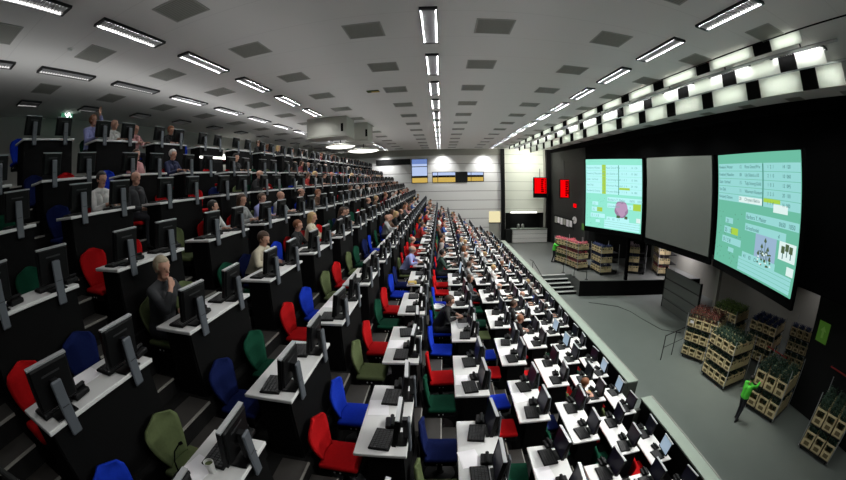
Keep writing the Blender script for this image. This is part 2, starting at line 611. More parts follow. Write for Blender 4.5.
cols_v = [-1.36 + DX * i for i in range(-3, 6)]
names_v = ['fourth column left of the middle lamps', 'third column left of the middle lamps', 'second column left of the middle lamps', 'first column left of the middle lamps',
           'first column right of the middle lamps', 'second column right of the middle lamps', 'third column right of the middle lamps', 'fourth column right of the middle lamps', 'fifth column right of the middle lamps']
for ci, x in enumerate(cols_v):
    n = 0
    for j in range(-1, 14):
        y = 1.55 + DY * j
        if not seen([(x + a, y + c, CEIL) for a in (-.3, .3) for c in (-.3, .3)], 0):
            continue
        o = place(vn, 'v', (x, y, CEIL))
        tag(o, 'dark square vent, %s from near end, %s' % (NORM[n], names_v[ci]), 'vent', 'square ceiling vents')
        n += 1

LAMPS = []


def make_lamp(dim):
    L, W = 1.74, .31
    o = empty('ceiling_light', (0, 0, CEIL))
    f = MB()
    for (x0, x1, ya, yb) in ((-W / 2, -W / 2 + .018, -L / 2, L / 2), (W / 2 - .018, W / 2, -L / 2, L / 2), (-W / 2, W / 2, -L / 2, -L / 2 + .05), (-W / 2, W / 2, L / 2 - .05, L / 2)):
        f.box(x0, x1, ya, yb, -.05, 0, M['darkmetal'])
    f.build('housing', o)
    for sx in (-1, 1):
        MB().box(sx * .128 - .012, sx * .128 + .012, -L / 2 + .06, L / 2 - .06, -.035, -.012, M['lampdim'] if dim else M['lamp']).build('lamp_tube', o)
    lv = MB()
    for i in range(21):
        y = -L / 2 + .08 + i * (L - .16) / 20
        lv.box(-W / 2 + .018, W / 2 - .018, y - .003, y + .003, -.048, -.008, M['louvre'])
    lv.box(-.11, .11, -L / 2 + .05, L / 2 - .05, -.012, -.004, M['louvre'])
    lv.build('louvre', o)
    return proto(o)


lampA, lampB = make_lamp(False), make_lamp(True)
LX = {-4: 'outermost left lamp row', -3: 'second lamp row from the left wall', -2: 'third lamp row from the left wall', 0: 'middle lamp row', 2: 'lamp row right of the middle', 3: 'lamp row behind the front reflectors', 4: 'lamp row nearest the screens'}


def area(name, loc, size, energy, rot=(0, 0, 0), col=(1, 1, 1), sy=None, spread=180, shape='RECTANGLE'):
    l = bpy.data.lights.new(name, 'AREA')
    l.shape = shape
    l.size = size
    l.size_y = sy or size
    l.energy = energy
    l.color = col
    l.spread = math.radians(spread)
    o = bpy.data.objects.new(name, l)
    COL.objects.link(o)
    o.location = loc
    o.rotation_euler = rot
    return o


RAILW = (1.15, 1.05, 1.6)
SEATW = 118
STAGEW = 24
LAMP_W = {-4: 0, -3: 14, -2: 46, 0: 36, 2: 34, 3: 14, 4: 8}
for k in LX:
    n = 0
    x = -.12 + DX * 1.003 * k
    for j in range(-1, 14):
        y = 1.55 + DY * j
        vis = seen([(x + a, y + c, CEIL) for a in (-.15, .15) for c in (-.87, 0, .87)], 0)
        e = LAMP_W[k]
        if k < -1 or k == 0:
            e *= (.08, .08, .2, .5, .8, 1)[min(5, j + 1)] if k else (.1, .25, .55, .8, 1, 1)[min(5, j + 1)]
        else:
            e *= min(1.0, .5 + .5 * max(0, j) / 4)
        if j > 6:
            e *= max(.25, 1 - .14 * (j - 6))
        if k == -3 and j < 3:
            e = 0
        if vis:
            dim = k == -4 or (k == -3 and j < 3)
            o = place(lampB if dim else lampA, 'lb' if dim else 'la', (x, y, CEIL))
            o.scale = (1.5, .45, 1) if k == -4 else (1, 1, 1)
            tag(o, 'louvred ceiling light, %s from near end, %s' % (NORM[n], LX[k]), 'ceiling light', 'recessed louvred ceiling lights')
            n += 1
        for sx in (-1, 1) if e > 0 else ():
            area('lamp_light', (x + sx * .128, y, CEIL - .037), .018, e * .6, sy=1.6)

# smoke detector
b = MB()
b.lathe([(.07, 0), (.07, -.02), (.05, -.045), (.02, -.05)], M['white'], 16)
o = b.build('smoke_detector')
o.location = (-2.138 * 2.96, 1.138 * 2.96, CEIL)
tag(o, 'small round smoke detector on the dark left part of the ceiling', 'smoke detector')

o = empty('ceiling_sensor', (-.706 * 2.96, 3.904 * 2.96, CEIL))
MB().rbox(-.2, .2, -.12, .12, -.03, 0, M['olive'], .01, 1).build('plate', o)
MB().box(-.05, .2, -.05, .05, -.045, -.03, M['yellow']).build('lens', o)
tag(o, 'small yellowish flat fitting on the ceiling beside a square vent', 'ceiling sensor')
# reflector baffles hung in three lines over the front of the hall
M['refdark'] = mat('baffle_black', (0.003, 0.003, 0.003), 0.9, spec=0.1)
baf = empty('hanging_reflector', (0, 0, CEIL))
BL, BH = 1.62, .46


MB().box(0, .02, -BL / 2, BL / 2, -1, 0, M['reflector']).build('panel', baf)
for q in (-.5, .5):
    MB().box(.021, .05, q - .02, q + .02, -.9, .0, M['darkmetal']).build('hanger', baf)
proto(baf)
gap = MB().box(.0, .02, -.285, .285, -1, 0, M['refdark']).build('hanging_spacer')
tag(gap, 'x', 'x')
proto(gap)
ORDR = ('first', 'second', 'third')
hhs = (.24, .37, .52)
for li, (x, ya, hh) in enumerate(((6.3, 3.3, .24), (7.2, 3.2, .37), (8.28, 3.2, .52))):
    n = 0
    y = ya
    j = 0
    while y < YF - 2:
        L = .92 if j == 0 else BL
        yc = y + L / 2
        if j and y + L > YF - 1.5:
            break
        o = place(baf, 'baf', (x, yc, CEIL))
        o.scale = (1, L / BL, hh)
        tag(o, 'white reflector panel, %s from near end in the %s hung line' % (NORM[n % 20], ORDR[li]), 'reflector panel', 'white reflector panels over the front')
        g = place(gap, 'gap', (x, y + L + .29, CEIL))
        g.scale = (1, .98, hh)
        tag(g, 'black spacer after the %s white panel of the %s hung line' % (NORM[n % 20], ORDR[li]), 'spacer', 'black spacers between reflector panels')
        n += 1
        y += L + .58
        j += 1
    b = MB()
    if li == 0:
        b.box(x - .06, x - .02, .2, YF - 3, CEIL - .012, CEIL, M['blackmat'])  # only a ceiling seam, it holds no lamps
    else:
        b.tube([(x - .3, 2.3 + .3 * li, CEIL - .1), (x - .3, YF - 3, CEIL - .1)], .035, M['silver'])
        for q in range(12):
            yy = ya + .5 + q * 2.7
            b.box(x - .315, x - .285, yy, yy + .03, CEIL - .1, CEIL, M['darkmetal'])
    o = b.build('lamp_rail_or_seam')
    tag(o, ('thin black seam in the ceiling along the first reflector line', 'long silver lamp rail hung in front of the second reflector line', 'long silver lamp rail hung in front of the third reflector line')[li], 'lamp rail')
    y = ya
    for q in range(15):
        L = .92 if q == 0 else BL
        # strip light before every reflector; on the first line added, with no rail
        area('rail_or_added_light', (x - (.4, .5, .75)[li], y + L / 2, CEIL - hhs[li] * .55), .05, RAILW[li] * L / BL, rot=(0, math.radians(-91), 0), sy=L * .8, col=(.93, 1, .88), spread=62)
        y += L + .58
for q in range(11):
    area('seat_light', (6.6, 1.5 + q * 3.0, CEIL - .5), .3, SEATW * (.45, .85, 1)[min(2, q)], rot=(0, math.radians(38), 0), sy=1.2, spread=95, col=(1, 1, .96))
for q in range(7):
    area('stage_light', (9.6, 2 + q * 3.2, CEIL - .1), .3, STAGEW * (.9, .9, 1.2, 2.0, 3.2, 4.0, 2.4)[q], rot=(0, math.radians(-8), 0), sy=1.2, spread=120, col=(.95, 1, .93))

# projector booths hung from the ceiling
def booth(x0, x1, ya, yb, z0, label, lens):
    o = empty('hanging_booth', ((x0 + x1) / 2, ya, CEIL))
    hx = (x1 - x0) / 2
    bd = MB()
    bd.rbox(-hx, hx, 0, yb - ya, z0 - CEIL, -.004, M['booth'], .05, 2)
    bd.build('body', o)
    MB().rbox(-hx - .04, hx + .04, -.03, yb - ya + .03, z0 - CEIL - .05, z0 - CEIL, M['booth'], .02, 1).build('base_rim', o)
    ln = MB()
    for (lx, lz) in lens:
        ln.box(lx - .05, lx + .05, -.02, .02, lz - .18, lz + .18, M['blackmat'])
    ln.build('lens_slot', o)
    return tag(o, label, 'projector booth')


booth(-5.86, -3.97, 15.5, 16.9, EYE + 2.08, 'large beige projector booth hung from ceiling with one dark slot', [(.72, -.52)])
booth(-4.6, -3.48, 17.7, 19.0, EYE + 2.05, 'smaller beige projector booth hung just behind the large one', [(.48, -.55)])
for i, (x, y, z, sx) in enumerate(((-5.35, 19.4, EYE + 1.98, .85), (-4.45, 21.2, EYE + 1.82, .95))):
    o = empty('pendant_bowl', (x, y, z))
    bw = MB()
    bw.lathe([(.02, .16), (sx * .6, .14), (sx, .05), (sx * .98, 0)], M['booth'], 28)
    bw.build('shade', o)
    gl = MB()
    gl.lathe([(sx * .95, 0), (sx * .7, -.07), (sx * .3, -.11), (.02, -.12)], M['lampglow'], 28)
    gl.build('diffuser', o)
    MB().tube([(0, 0, .15), (0, 0, CEIL - z - .004)], .03, M['darkmetal']).build('stem', o)
    tag(o, ('wide glowing bowl lamp under the beige projector booths', 'wide glowing bowl lamp hanging farther back, right of its twin')[i], 'lamp')
    area('bowl_light', (x, y, z - .16), sx, 40, shape='DISK')

# exit sign and wall lamps along the back wall
o = empty('exit_sign', (-3.656 * 2.96 + .1, 2.041 * 2.96, CEIL))
M['exitglow'] = emitmat('exit_glow', (0.9, 1.0, 0.94), 3.0)
M['exitgreen'] = emitmat('exit_green', (0.1, 0.45, 0.25), 0.5)
sg = MB()
sg.box(-.02, .02, -.24, .24, -.24, -.01, M['exitgreen'])
sg.build('sign_plate', o)
ic = MB()
ic.lathe([(.01, -.03), (.035, -.01), (.035, .01), (.01, .03)], M['exitglow'], 10, at=(.026, .05, -.145))
ic.tube([(.03, .03, -.17), (.03, -.01, -.26)], .035, M['exitglow'], 6)
ic.tube([(.03, .03, -.18), (.03, .11, -.2), (.03, .13, -.25)], .016, M['exitglow'], 6)
ic.tube([(.03, .03, -.18), (.03, -.06, -.2), (.03, -.09, -.16)], .016, M['exitglow'], 6)
ic.tube([(.03, -.01, -.25), (.03, .06, -.3), (.03, .06, -.36)], .02, M['exitglow'], 6)
ic.tube([(.03, -.01, -.25), (.03, -.06, -.31), (.03, -.13, -.32)], .02, M['exitglow'], 6)
fg = ic.build('running_figure', o); fg.scale = (1, 1.25, 1.1); fg.location = (.0, 0, .15)
MB().box(-.03, .03, -.1, .1, -.01, -.001, M['darkmetal']).build('ceiling_plate', o)
tag(o, 'glowing exit sign with a running figure above the top row', 'exit sign')
for i, (u_, y) in enumerate(((-11.45, 17.2), (-11.45, 18.9))):
    o = empty('wall_lamp', (-11.5, y, EYE + 1.72))
    MB().box(0, .05, -.1, .1, -.12, .12, M['booth']).build('bracket', o)
    bb = MB()
    bb.rbox(.05, .25, -.28, .28, -.25, .25, M['lampglow'], .06, 2)
    bb.build('diffuser', o)
    tag(o, ('glowing wall lamp on the back wall above the top row', 'glowing wall lamp on the back wall, second from the near end')[i], 'wall lamp')
o = empty('pendant_globe', (-9.9, 24.5, EYE + 1.47))
bb = MB(); bb.lathe([(.05, -.22), (.2, -.14), (.24, 0), (.2, .14), (.05, .22)], M['lampglow'], 16); bb.build('globe', o)
MB().tube([(0, 0, .2), (0, 0, CEIL - EYE - 1.47)], .015, M['darkmetal']).build('stem', o)
tag(o, 'round white globe lamp above the far part of the top row', 'lamp')

# ------------------------------------------------------------------ the three big screens
SCN = [((9.07, 21.7), (11.07, 17.95)), ((10.79, 16.94), (11.08, 11.8)), ((11.12, 11.39), (9.92, 6.03))]
SB, ST = EYE - 2.84, EYE + 1.30
S_TEAL = emitmat('screen_teal', (0.17, 0.56, 0.40), 0.9)
S_PALE = emitmat('screen_pale', (0.33, 0.72, 0.70), 0.95)
S_TEALB = emitmat('screen_teal_bright', (0.30, 0.83, 0.66), 1.0)
S_PALEB = emitmat('screen_pale_bright', (0.50, 0.95, 0.95), 1.0)
S_DARK = emitmat('screen_text', (0.05, 0.22, 0.22), 0.6)
S_TEXTL = emitmat('screen_text_light', (0.22, 0.6, 0.56), 0.8)
S_YEL = emitmat('screen_yellow', (0.45, 0.72, 0.08), 0.9)
S_WHITE = emitmat('screen_white', (0.78, 0.95, 0.92), 0.95)
S_LILAC = emitmat('screen_lilac', (0.36, 0.52, 0.70), 0.9)
S_PINK = emitmat('screen_pink', (0.55, 0.36, 0.55), 0.9)
S_PINKD = emitmat('screen_pink_dark', (0.36, 0.24, 0.38), 0.9)
S_LEAF = emitmat('screen_leaf', (0.10, 0.16, 0.08), 0.8)
M['canvas'] = mat('grey_canvas', (0.14, 0.15, 0.135), 0.9, noise=0.03, nscale=2)


def screen(pf, pn, label, kind):
    """PF, PN: plan position of the edge at the left and at the right as the audience sees it."""
    a, c = Vector((*pf, 0)), Vector((*pn, 0))
    W = (c - a).length
    H = ST - SB
    ex = (c - a).normalized()
    rz = math.atan2(ex.y, ex.x)
    o = empty('mounted_screen', (a.x, a.y, SB), rz)
    # local: +x along the screen, -y towards the audience
    fr = MB()
    fr.box(-.12, W + .12, .03, .18, -.32, H + .05, M['blackmat'])
    fr.build('casing', o)
    base = {'left': S_TEALB, 'mid': M['canvas'], 'right': S_TEAL}[kind]
    MB().box(0, W, 0, .03, 0, H, base).build('canvas', o)
    if kind == 'mid':
        return tag(o, label, 'screen')
    pale = S_PALEB if kind == 'left' else S_PALE

    def R(mb, x0, x1, z0, z1, mt, dd=.004):
        # fractions from the top left corner
        mb.box(x0 * W, x1 * W, -dd, 0, H * (1 - z1), H * (1 - z0), mt)
        return mb

    def text(s_, x0, z0, h, mt=None, nm='lettering'):
        mt = mt or (S_TEXTL if kind == 'left' else S_DARK)
        cu = bpy.data.curves.new('lettering', 'FONT')
        cu.body = s_
        cu.size = h * H
        to = bpy.data.objects.new('lettering', cu)
        COL.objects.link(to)
        dgx = bpy.context.evaluated_depsgraph_get()
        me = bpy.data.meshes.new_from_object(to.evaluated_get(dgx))
        bpy.data.objects.remove(to)
        me.materials.clear()
        me.materials.append(mt)
        ob = link(nm, me, o)
        ob.location = (x0 * W, -.009, H * (1 - z0))
        ob.rotation_euler = (math.pi / 2, 0, 0)
        return ob
    tb = MB()
    R(tb, .01, .60, .08, .42 if kind == 'right' else .50, pale)
    R(tb, .615, 1, .08, .42 if kind == 'right' else .50, pale)
    zt = .42 if kind == 'right' else .5
    rows = 5
    for i in range(rows + 1):
        z = .08 + (zt - .08) * i / rows
        R(tb, .01, 1, z, z + .004, S_TEAL if kind == 'right' else S_TEALB, .006)
    if kind == 'left':
        R(tb, .31, .38, .08, .5, S_YEL, .006)
    tb.build('price_table', o)
    names = ['Kwekerij Wester', 'Kwekerij Maasdam', 'Gebr. Verhoef', 'Van Dijk', 'Kwekerij Oosten']
    goods = ['Rosa Grand Prix', 'Lily Siberia x10', 'Tulp Strong Gold', 'Viburnum Roseum', 'Chrysant Baltica']
    for i in range(rows):
        z = .08 + (zt - .08) * (i + .68) / rows
        text(names[i], .02, z, .038)
        text(('12', '08', '15', '11', '20')[i], .315, z, .038)
        text(goods[i], .385, z, .038)
        text(('1  2  1', '2  1  0', '1  0  3', '3  2  5', '1  1  4')[i], .66, z, .036)
        text(('14  120', '10  060', '12  095', '20  150', '16  080')[i], .82, z, .036)
    hd = MB()
    R(hd, .605, .612, .09, zt, S_DARK, .008)
    R(hd, .618, .8, .355 if kind == 'right' else .40, .385 if kind == 'right' else .43, S_YEL, .007)
    if kind == 'right':
        R(hd, .31, .6, .365, .415, S_WHITE, .007)
        R(hd, .73, .88, .39, .45, S_WHITE, .007)
    hd.build('highlight', o)
    z0 = .49 if kind == 'right' else .54
    fl = MB()
    R(fl, .41, 1, z0, z0 + .06, pale)
    R(fl, .41, .88, z0 + .09, z0 + .15, pale)
    R(fl, .13, .24, z0 + .08, z0 + .13, pale)
    R(fl, .12, .22, z0 + .16, z0 + .22, pale)
    R(fl, .22, .32, z0 + .16, z0 + .22, S_YEL)
    R(fl, .10, .37, z0 + .25, z0 + .31, pale)
    R(fl, .2, .28, z0 + .34, z0 + .38, pale)
    R(fl, .36, .98, .87, .985, pale)
    R(fl, .4, .8, .82, .87, pale)
    R(fl, .92, .99, .80, .86, S_WHITE)
    for i in range(3):
        R(fl, .36, .98, .89 + .032 * i, .893 + .032 * i, S_TEAL, .006)
    fl.build('data_fields', o)
    text('Barbara T. Meijer', .42, z0 + .05, .045)
    text('0650   1050', .80, z0 + .05, .045)
    text('Groothandel', .42, z0 + .14, .042)
    text('4', .80, z0 + .14, .045)
    text('21', .15, z0 + .125, .045)
    text('35   10', .13, z0 + .21, .05)
    text('0 1 5 8', .12, z0 + .30, .05)
    text('A1    B2    C7', .42, .865, .04)
    pic = MB()
    rr = random.Random(5)
    if kind == 'right':
        R(pic, .55, .79, .64, .99 - .10, S_LILAC, .003)
        for (px, ph) in ((.60, .80), (.635, .74), (.67, .69), (.705, .75), (.735, .82), (.65, .79), (.69, .78)):
            n = 9
            vs = [(W * px, -.006, H * (1 - ph) + .16)]
            for q in range(n):
                t = q / (n - 1) * math.pi
                vs.append((W * px - .085 * math.cos(t) * 1.0, -.006, H * (1 - ph) + .05 - .05 * math.sin(t)))
            pic.raw(vs, [tuple(range(n + 1))], S_LEAF)
            pic.box(W * px - .012, W * px + .012, -.0055, -.003, H * .16, H * (1 - ph) + .05, S_LEAF)
        for q in range(26):
            px, pz = rr.uniform(.6, .75), rr.uniform(.76, .87)
            pic.box(W * px - .05, W * px + .05, -.0065, -.006, H * (1 - pz) - .02, H * (1 - pz) + .03, S_LEAF if q % 3 else S_WHITE)
        R(pic, .82, .99, .64, .77, S_WHITE, .003)
        for (q, ph) in ((.86, .70), (.9, .68), (.94, .69)):
            R(pic, q - .015, q + .02, ph - .03, ph + .02, S_LEAF, .006)
            R(pic, q, q + .008, ph + .02, ph + .06, S_DARK, .006)
    else:
        n = 24
        for (cx, cz, rad, mt, dd) in ((.66, .70, .12, S_PINKD, .004), (.63, .68, .07, S_PINK, .006), (.71, .67, .06, S_PINK, .007), (.67, .74, .06, S_PINK, .008)):
            vs = [(W * cx + rad * H * math.cos(q * 2 * math.pi / n) * (1 + .06 * math.sin(q * 5)), -dd, H * (1 - cz) + rad * H * math.sin(q * 2 * math.pi / n)) for q in range(n)]
            pic.raw(vs, [tuple(range(n))], mt)
        R(pic, .58, .64, .79, .825, S_LEAF, .005)
        R(pic, .72, .77, .79, .83, S_LEAF, .005)
        R(pic, .86, .99, .61, .70, S_YEL, .005)
    pic.build('picture', o)
    sp = MB()
    for q in range(40):
        px, pz = rr.uniform(.03, .36), rr.uniform(z0 + .02, .97)
        sp.box(W * px, W * px + .03, -.003, 0, H * (1 - pz), H * (1 - pz) + .03, S_LEAF if kind == 'right' else S_TEAL)
    sp.build('background_leaves', o)
    return tag(o, label, 'screen')


screen(*SCN[0], 'bright teal projection screen showing a lilac flower, farthest of three', 'left')
screen(*SCN[1], 'blank grey projection screen between the two teal ones', 'mid')
screen(*SCN[2], 'teal projection screen with dark plant picture, beside the black wall', 'right')

# ------------------------------------------------------------------ desks and what stands on them
desk = empty('desk')
t = MB()
t.rbox(0, DW, 0, DL, -.035, 0, M['white_top'], .006, 1)
t.build('desk_top', desk)
f = MB()
f.box(DW - .05, DW - .03, .04, DL - .04, -DH - .0, -.035, M['black'])
f.build('front_panel', desk)
for y in (.03, DL - .06):
    MB().box(.12, DW - .05, y, y + .03, -DH, -.035, M['black']).build('side_panel', desk)
MB().box(.3, DW - .05, .06, DL - .06, -.2, -.06, M['darkmetal']).build('cable_tray', desk)
proto(desk)


def make_monitor(lit):
    o = empty('monitor')
    w, h = .196, .325
    c = MB()
    # shell: silver rim round a black back, leaning slightly towards the front of the hall
    tl = Matrix.Rotation(math.radians(9), 4, 'Y')
    c.rbox(.012, .05, -w + .012, w - .012, .015, h - .012, M['blackplastic'], .01, 1, mx=tl)
    c.box(.049, .052, -.09, .09, h * .74, h * .78, M['key'], mx=tl)
    c.build('rear_shell', o)
    b_ = MB()
    for (y0, y1, z0, z1, q) in ((-w, w, h - .012, h, 'silver'), (-w, w, 0, .02, 'blackplastic'), (-w, -w + .014, .02, h - .014, 'blackplastic'), (w - .014, w, .02, h - .014, 'blackplastic')):
        b_.box(-.008, .03, y0, y1, z0, z1, M[q], mx=tl)
    b_.build('bezel', o)
    MB().box(-.003, .012, -w + .014, w - .014, .02, h - .014, M['screen_on'] if lit else M['screen_off'], mx=tl).build('screen_panel', o)
    a = MB()
    a.box(.085, .135, -.03, .03, -.03, .2, M['darkmetal'])
    a.box(.06, .1, -.02, .02, .1, .16, M['darkmetal'])
    a.build('arm', o)
    g = MB()
    g.rbox(.128, .155, -.052, .052, -.19, .2, M['grey_cover'], .01, 1)
    g.box(.154, .157, -.035, .035, .02, .026, M['darkmetal'])
    g.build('cover', o)['label'] = 'pale grey rear cover'
    bs = MB()
    bs.rbox(-.03, .12, -.11, .11, -.0695, -.055, M['blackplastic'], .006, 1)
    bs.build('base', o)
    return proto(o)


mon_off, mon_on = make_monitor(False), make_monitor(True)
kb = empty('keypad')
t = MB()
t.rbox(-.1, .1, -.165, .165, 0, .022, M['blackplastic'], .006, 1)
t.build('body', kb)
t = MB()
for i in range(5):
    for j in range(11):
        t.box(-.085 + i * .035, -.058 + i * .035, -.15 + j * .0275, -.128 + j * .0275, .022, .029, M['key'])
t.build('keys', kb)
proto(kb)
ph = empty('desk_phone')
t = MB()
t.rbox(-.07, .07, -.09, .09, 0, .045, M['blackplastic'], .012, 1)
t.build('body', ph)
t = MB()
t.rbox(-.02, .02, -.1, .1, .05, .075, M['blackplastic'], .012, 1)
t.box(-.014, .014, -.09, -.06, .03, .052, M['blackplastic'])
t.box(-.014, .014, .06, .09, .03, .052, M['blackplastic'])
t.build('handset', ph)
proto(ph)
pp = MB()
pp.box(-.105, .105, -.148, .148, 0, .002, M['paper'])
pp.box(-.100, .110, -.143, .150, .002, .004, M['paper'], mx=Matrix.Rotation(.07, 4, 'Z'))
sheet = pp.build('paper_sheet')
proto(sheet)


def make_chair(colname):
    fab = M[colname]
    o = empty('swivel_chair')
    s = MB()
    s.rbox(-.19, .22, -.225, .225, .41, .475, fab, .03, 3)
    s.build('seat', o, True)
    k = MB()
    # moulded backrest: curved, wide at the shoulders, drawn in at the foot
    n, mrows = 10, 9
    vs, fs = [], []
    for side in (0, 1):
        for j in range(mrows + 1):
            v = j / mrows
            hw = .13 + .105 * math.sin(min(1, v * 1.35) * math.pi / 2) if v < .72 else .235 * math.sqrt(max(0.02, 1 - ((v - .72) / .285) ** 2))
            for i in range(n + 1):
                u = 2 * i / n - 1
                x = -.165 - .055 * v + .03 * u * u - .03 * side - .015 * math.sin(v * math.pi)
                vs.append((x, u * hw, .45 + .47 * v))
    st = (mrows + 1) * (n + 1)
    for j in range(mrows):
        for i in range(n):
            a = j * (n + 1) + i
            fs.append((a, a + 1, a + n + 2, a + n + 1))
            fs.append((st + a + n + 1, st + a + n + 2, st + a + 1, st + a))
    for j in range(mrows):
        for i in (0, n):
            a = j * (n + 1) + i
            q = (a, a + n + 1, st + a + n + 1, st + a)
            fs.append(q if i == 0 else q[::-1])
    for j in (0, mrows):
        for i in range(n):
            a = j * (n + 1) + i
            q = (a, st + a, st + a + 1, a + 1)
            fs.append(q if j == 0 else q[::-1])
    k.raw(vs, fs, fab)
    k.build('backrest', o, True)
    bx = MB()
    bx.rbox(-.19, .2, -.2, .2, .33, .412, M['blackplastic'], .015, 1)
    for yy in (-.205, .2):
        for xx in (-.03, .03):
            bx.box(xx - .009, xx + .009, yy, yy + .005, .365, .383, M['white'])
    bx.build('seat_base', o)
    pd = MB()
    pd.lathe([(.2, 0), (.2, .02), (.06, .045), (.035, .07), (.035, .335)], M['darkmetal'], 14)
    pd.build('pedestal', o)
    st_ = MB()
    st_.tube([(-.12, 0, .36), (-.215, 0, .4), (-.232, 0, .55), (-.25, 0, .7)], .015, M['darkmetal'], 8)
    st_.build('back_support', o)
    return proto(o)


CHAIRC = ('red', 'blue', 'navy', 'green', 'olive')
CHAIRW = {'red': 'bright red', 'blue': 'bright blue', 'navy': 'navy blue', 'green': 'dark green', 'olive': 'olive green'}
chairs = {c: make_chair(c) for c in CHAIRC}
CH = {(6, 1, 0): 'red', (6, 1, 1): 'blue', (6, 2, 0): 'olive', (6, 2, 1): 'red', (6, 3, 0): 'green', (6, 3, 1): 'red', (6, 4, 0): 'blue',
      (7, 1, 0): 'olive', (7, 1, 1): 'navy', (7, 2, 0): 'green', (7, 2, 1): 'red', (7, 3, 0): 'blue', (7, 3, 1): 'blue', (8, 1, 1): 'green', (8, 2, 0): 'red', (8, 2, 1): 'blue',
      (9, 2, 1): 'navy', (9, 3, 1): 'red', (10, 2, 0): 'green', (11, 2, 0): 'red', (5, 2, 0): 'red', (5, 2, 1): 'blue', (5, 3, 0): 'olive',
      (5, 1, 1): 'green', (5, 1, 0): 'navy', (5, 0, 1): 'olive', (5, 0, 0): 'blue', (4, 0, 0): 'red', (4, 0, 1): 'navy', (4, 1, 0): 'olive', (4, 1, 1): 'olive', (3, 1, 0): 'red', (3, 1, 1): 'red', (3, 2, 0): 'olive',
      (3, 0, 1): 'green', (5, 4, 1): 'green', (5, 4, 0): 'olive', (5, 5, 1): 'blue', (4, 3, 0): 'blue', (2, 1, 0): 'navy', (2, 1, 1): 'red', (2, 2, 0): 'red', (6, 5, 0): 'olive', (6, 6, 0): 'red', (5, 6, 0): 'green', (5, 5, 0): 'navy'}
HALF = ('near', 'far')

# ------------------------------------------------------------------ people: bodies grown as one surface
SEG = {}


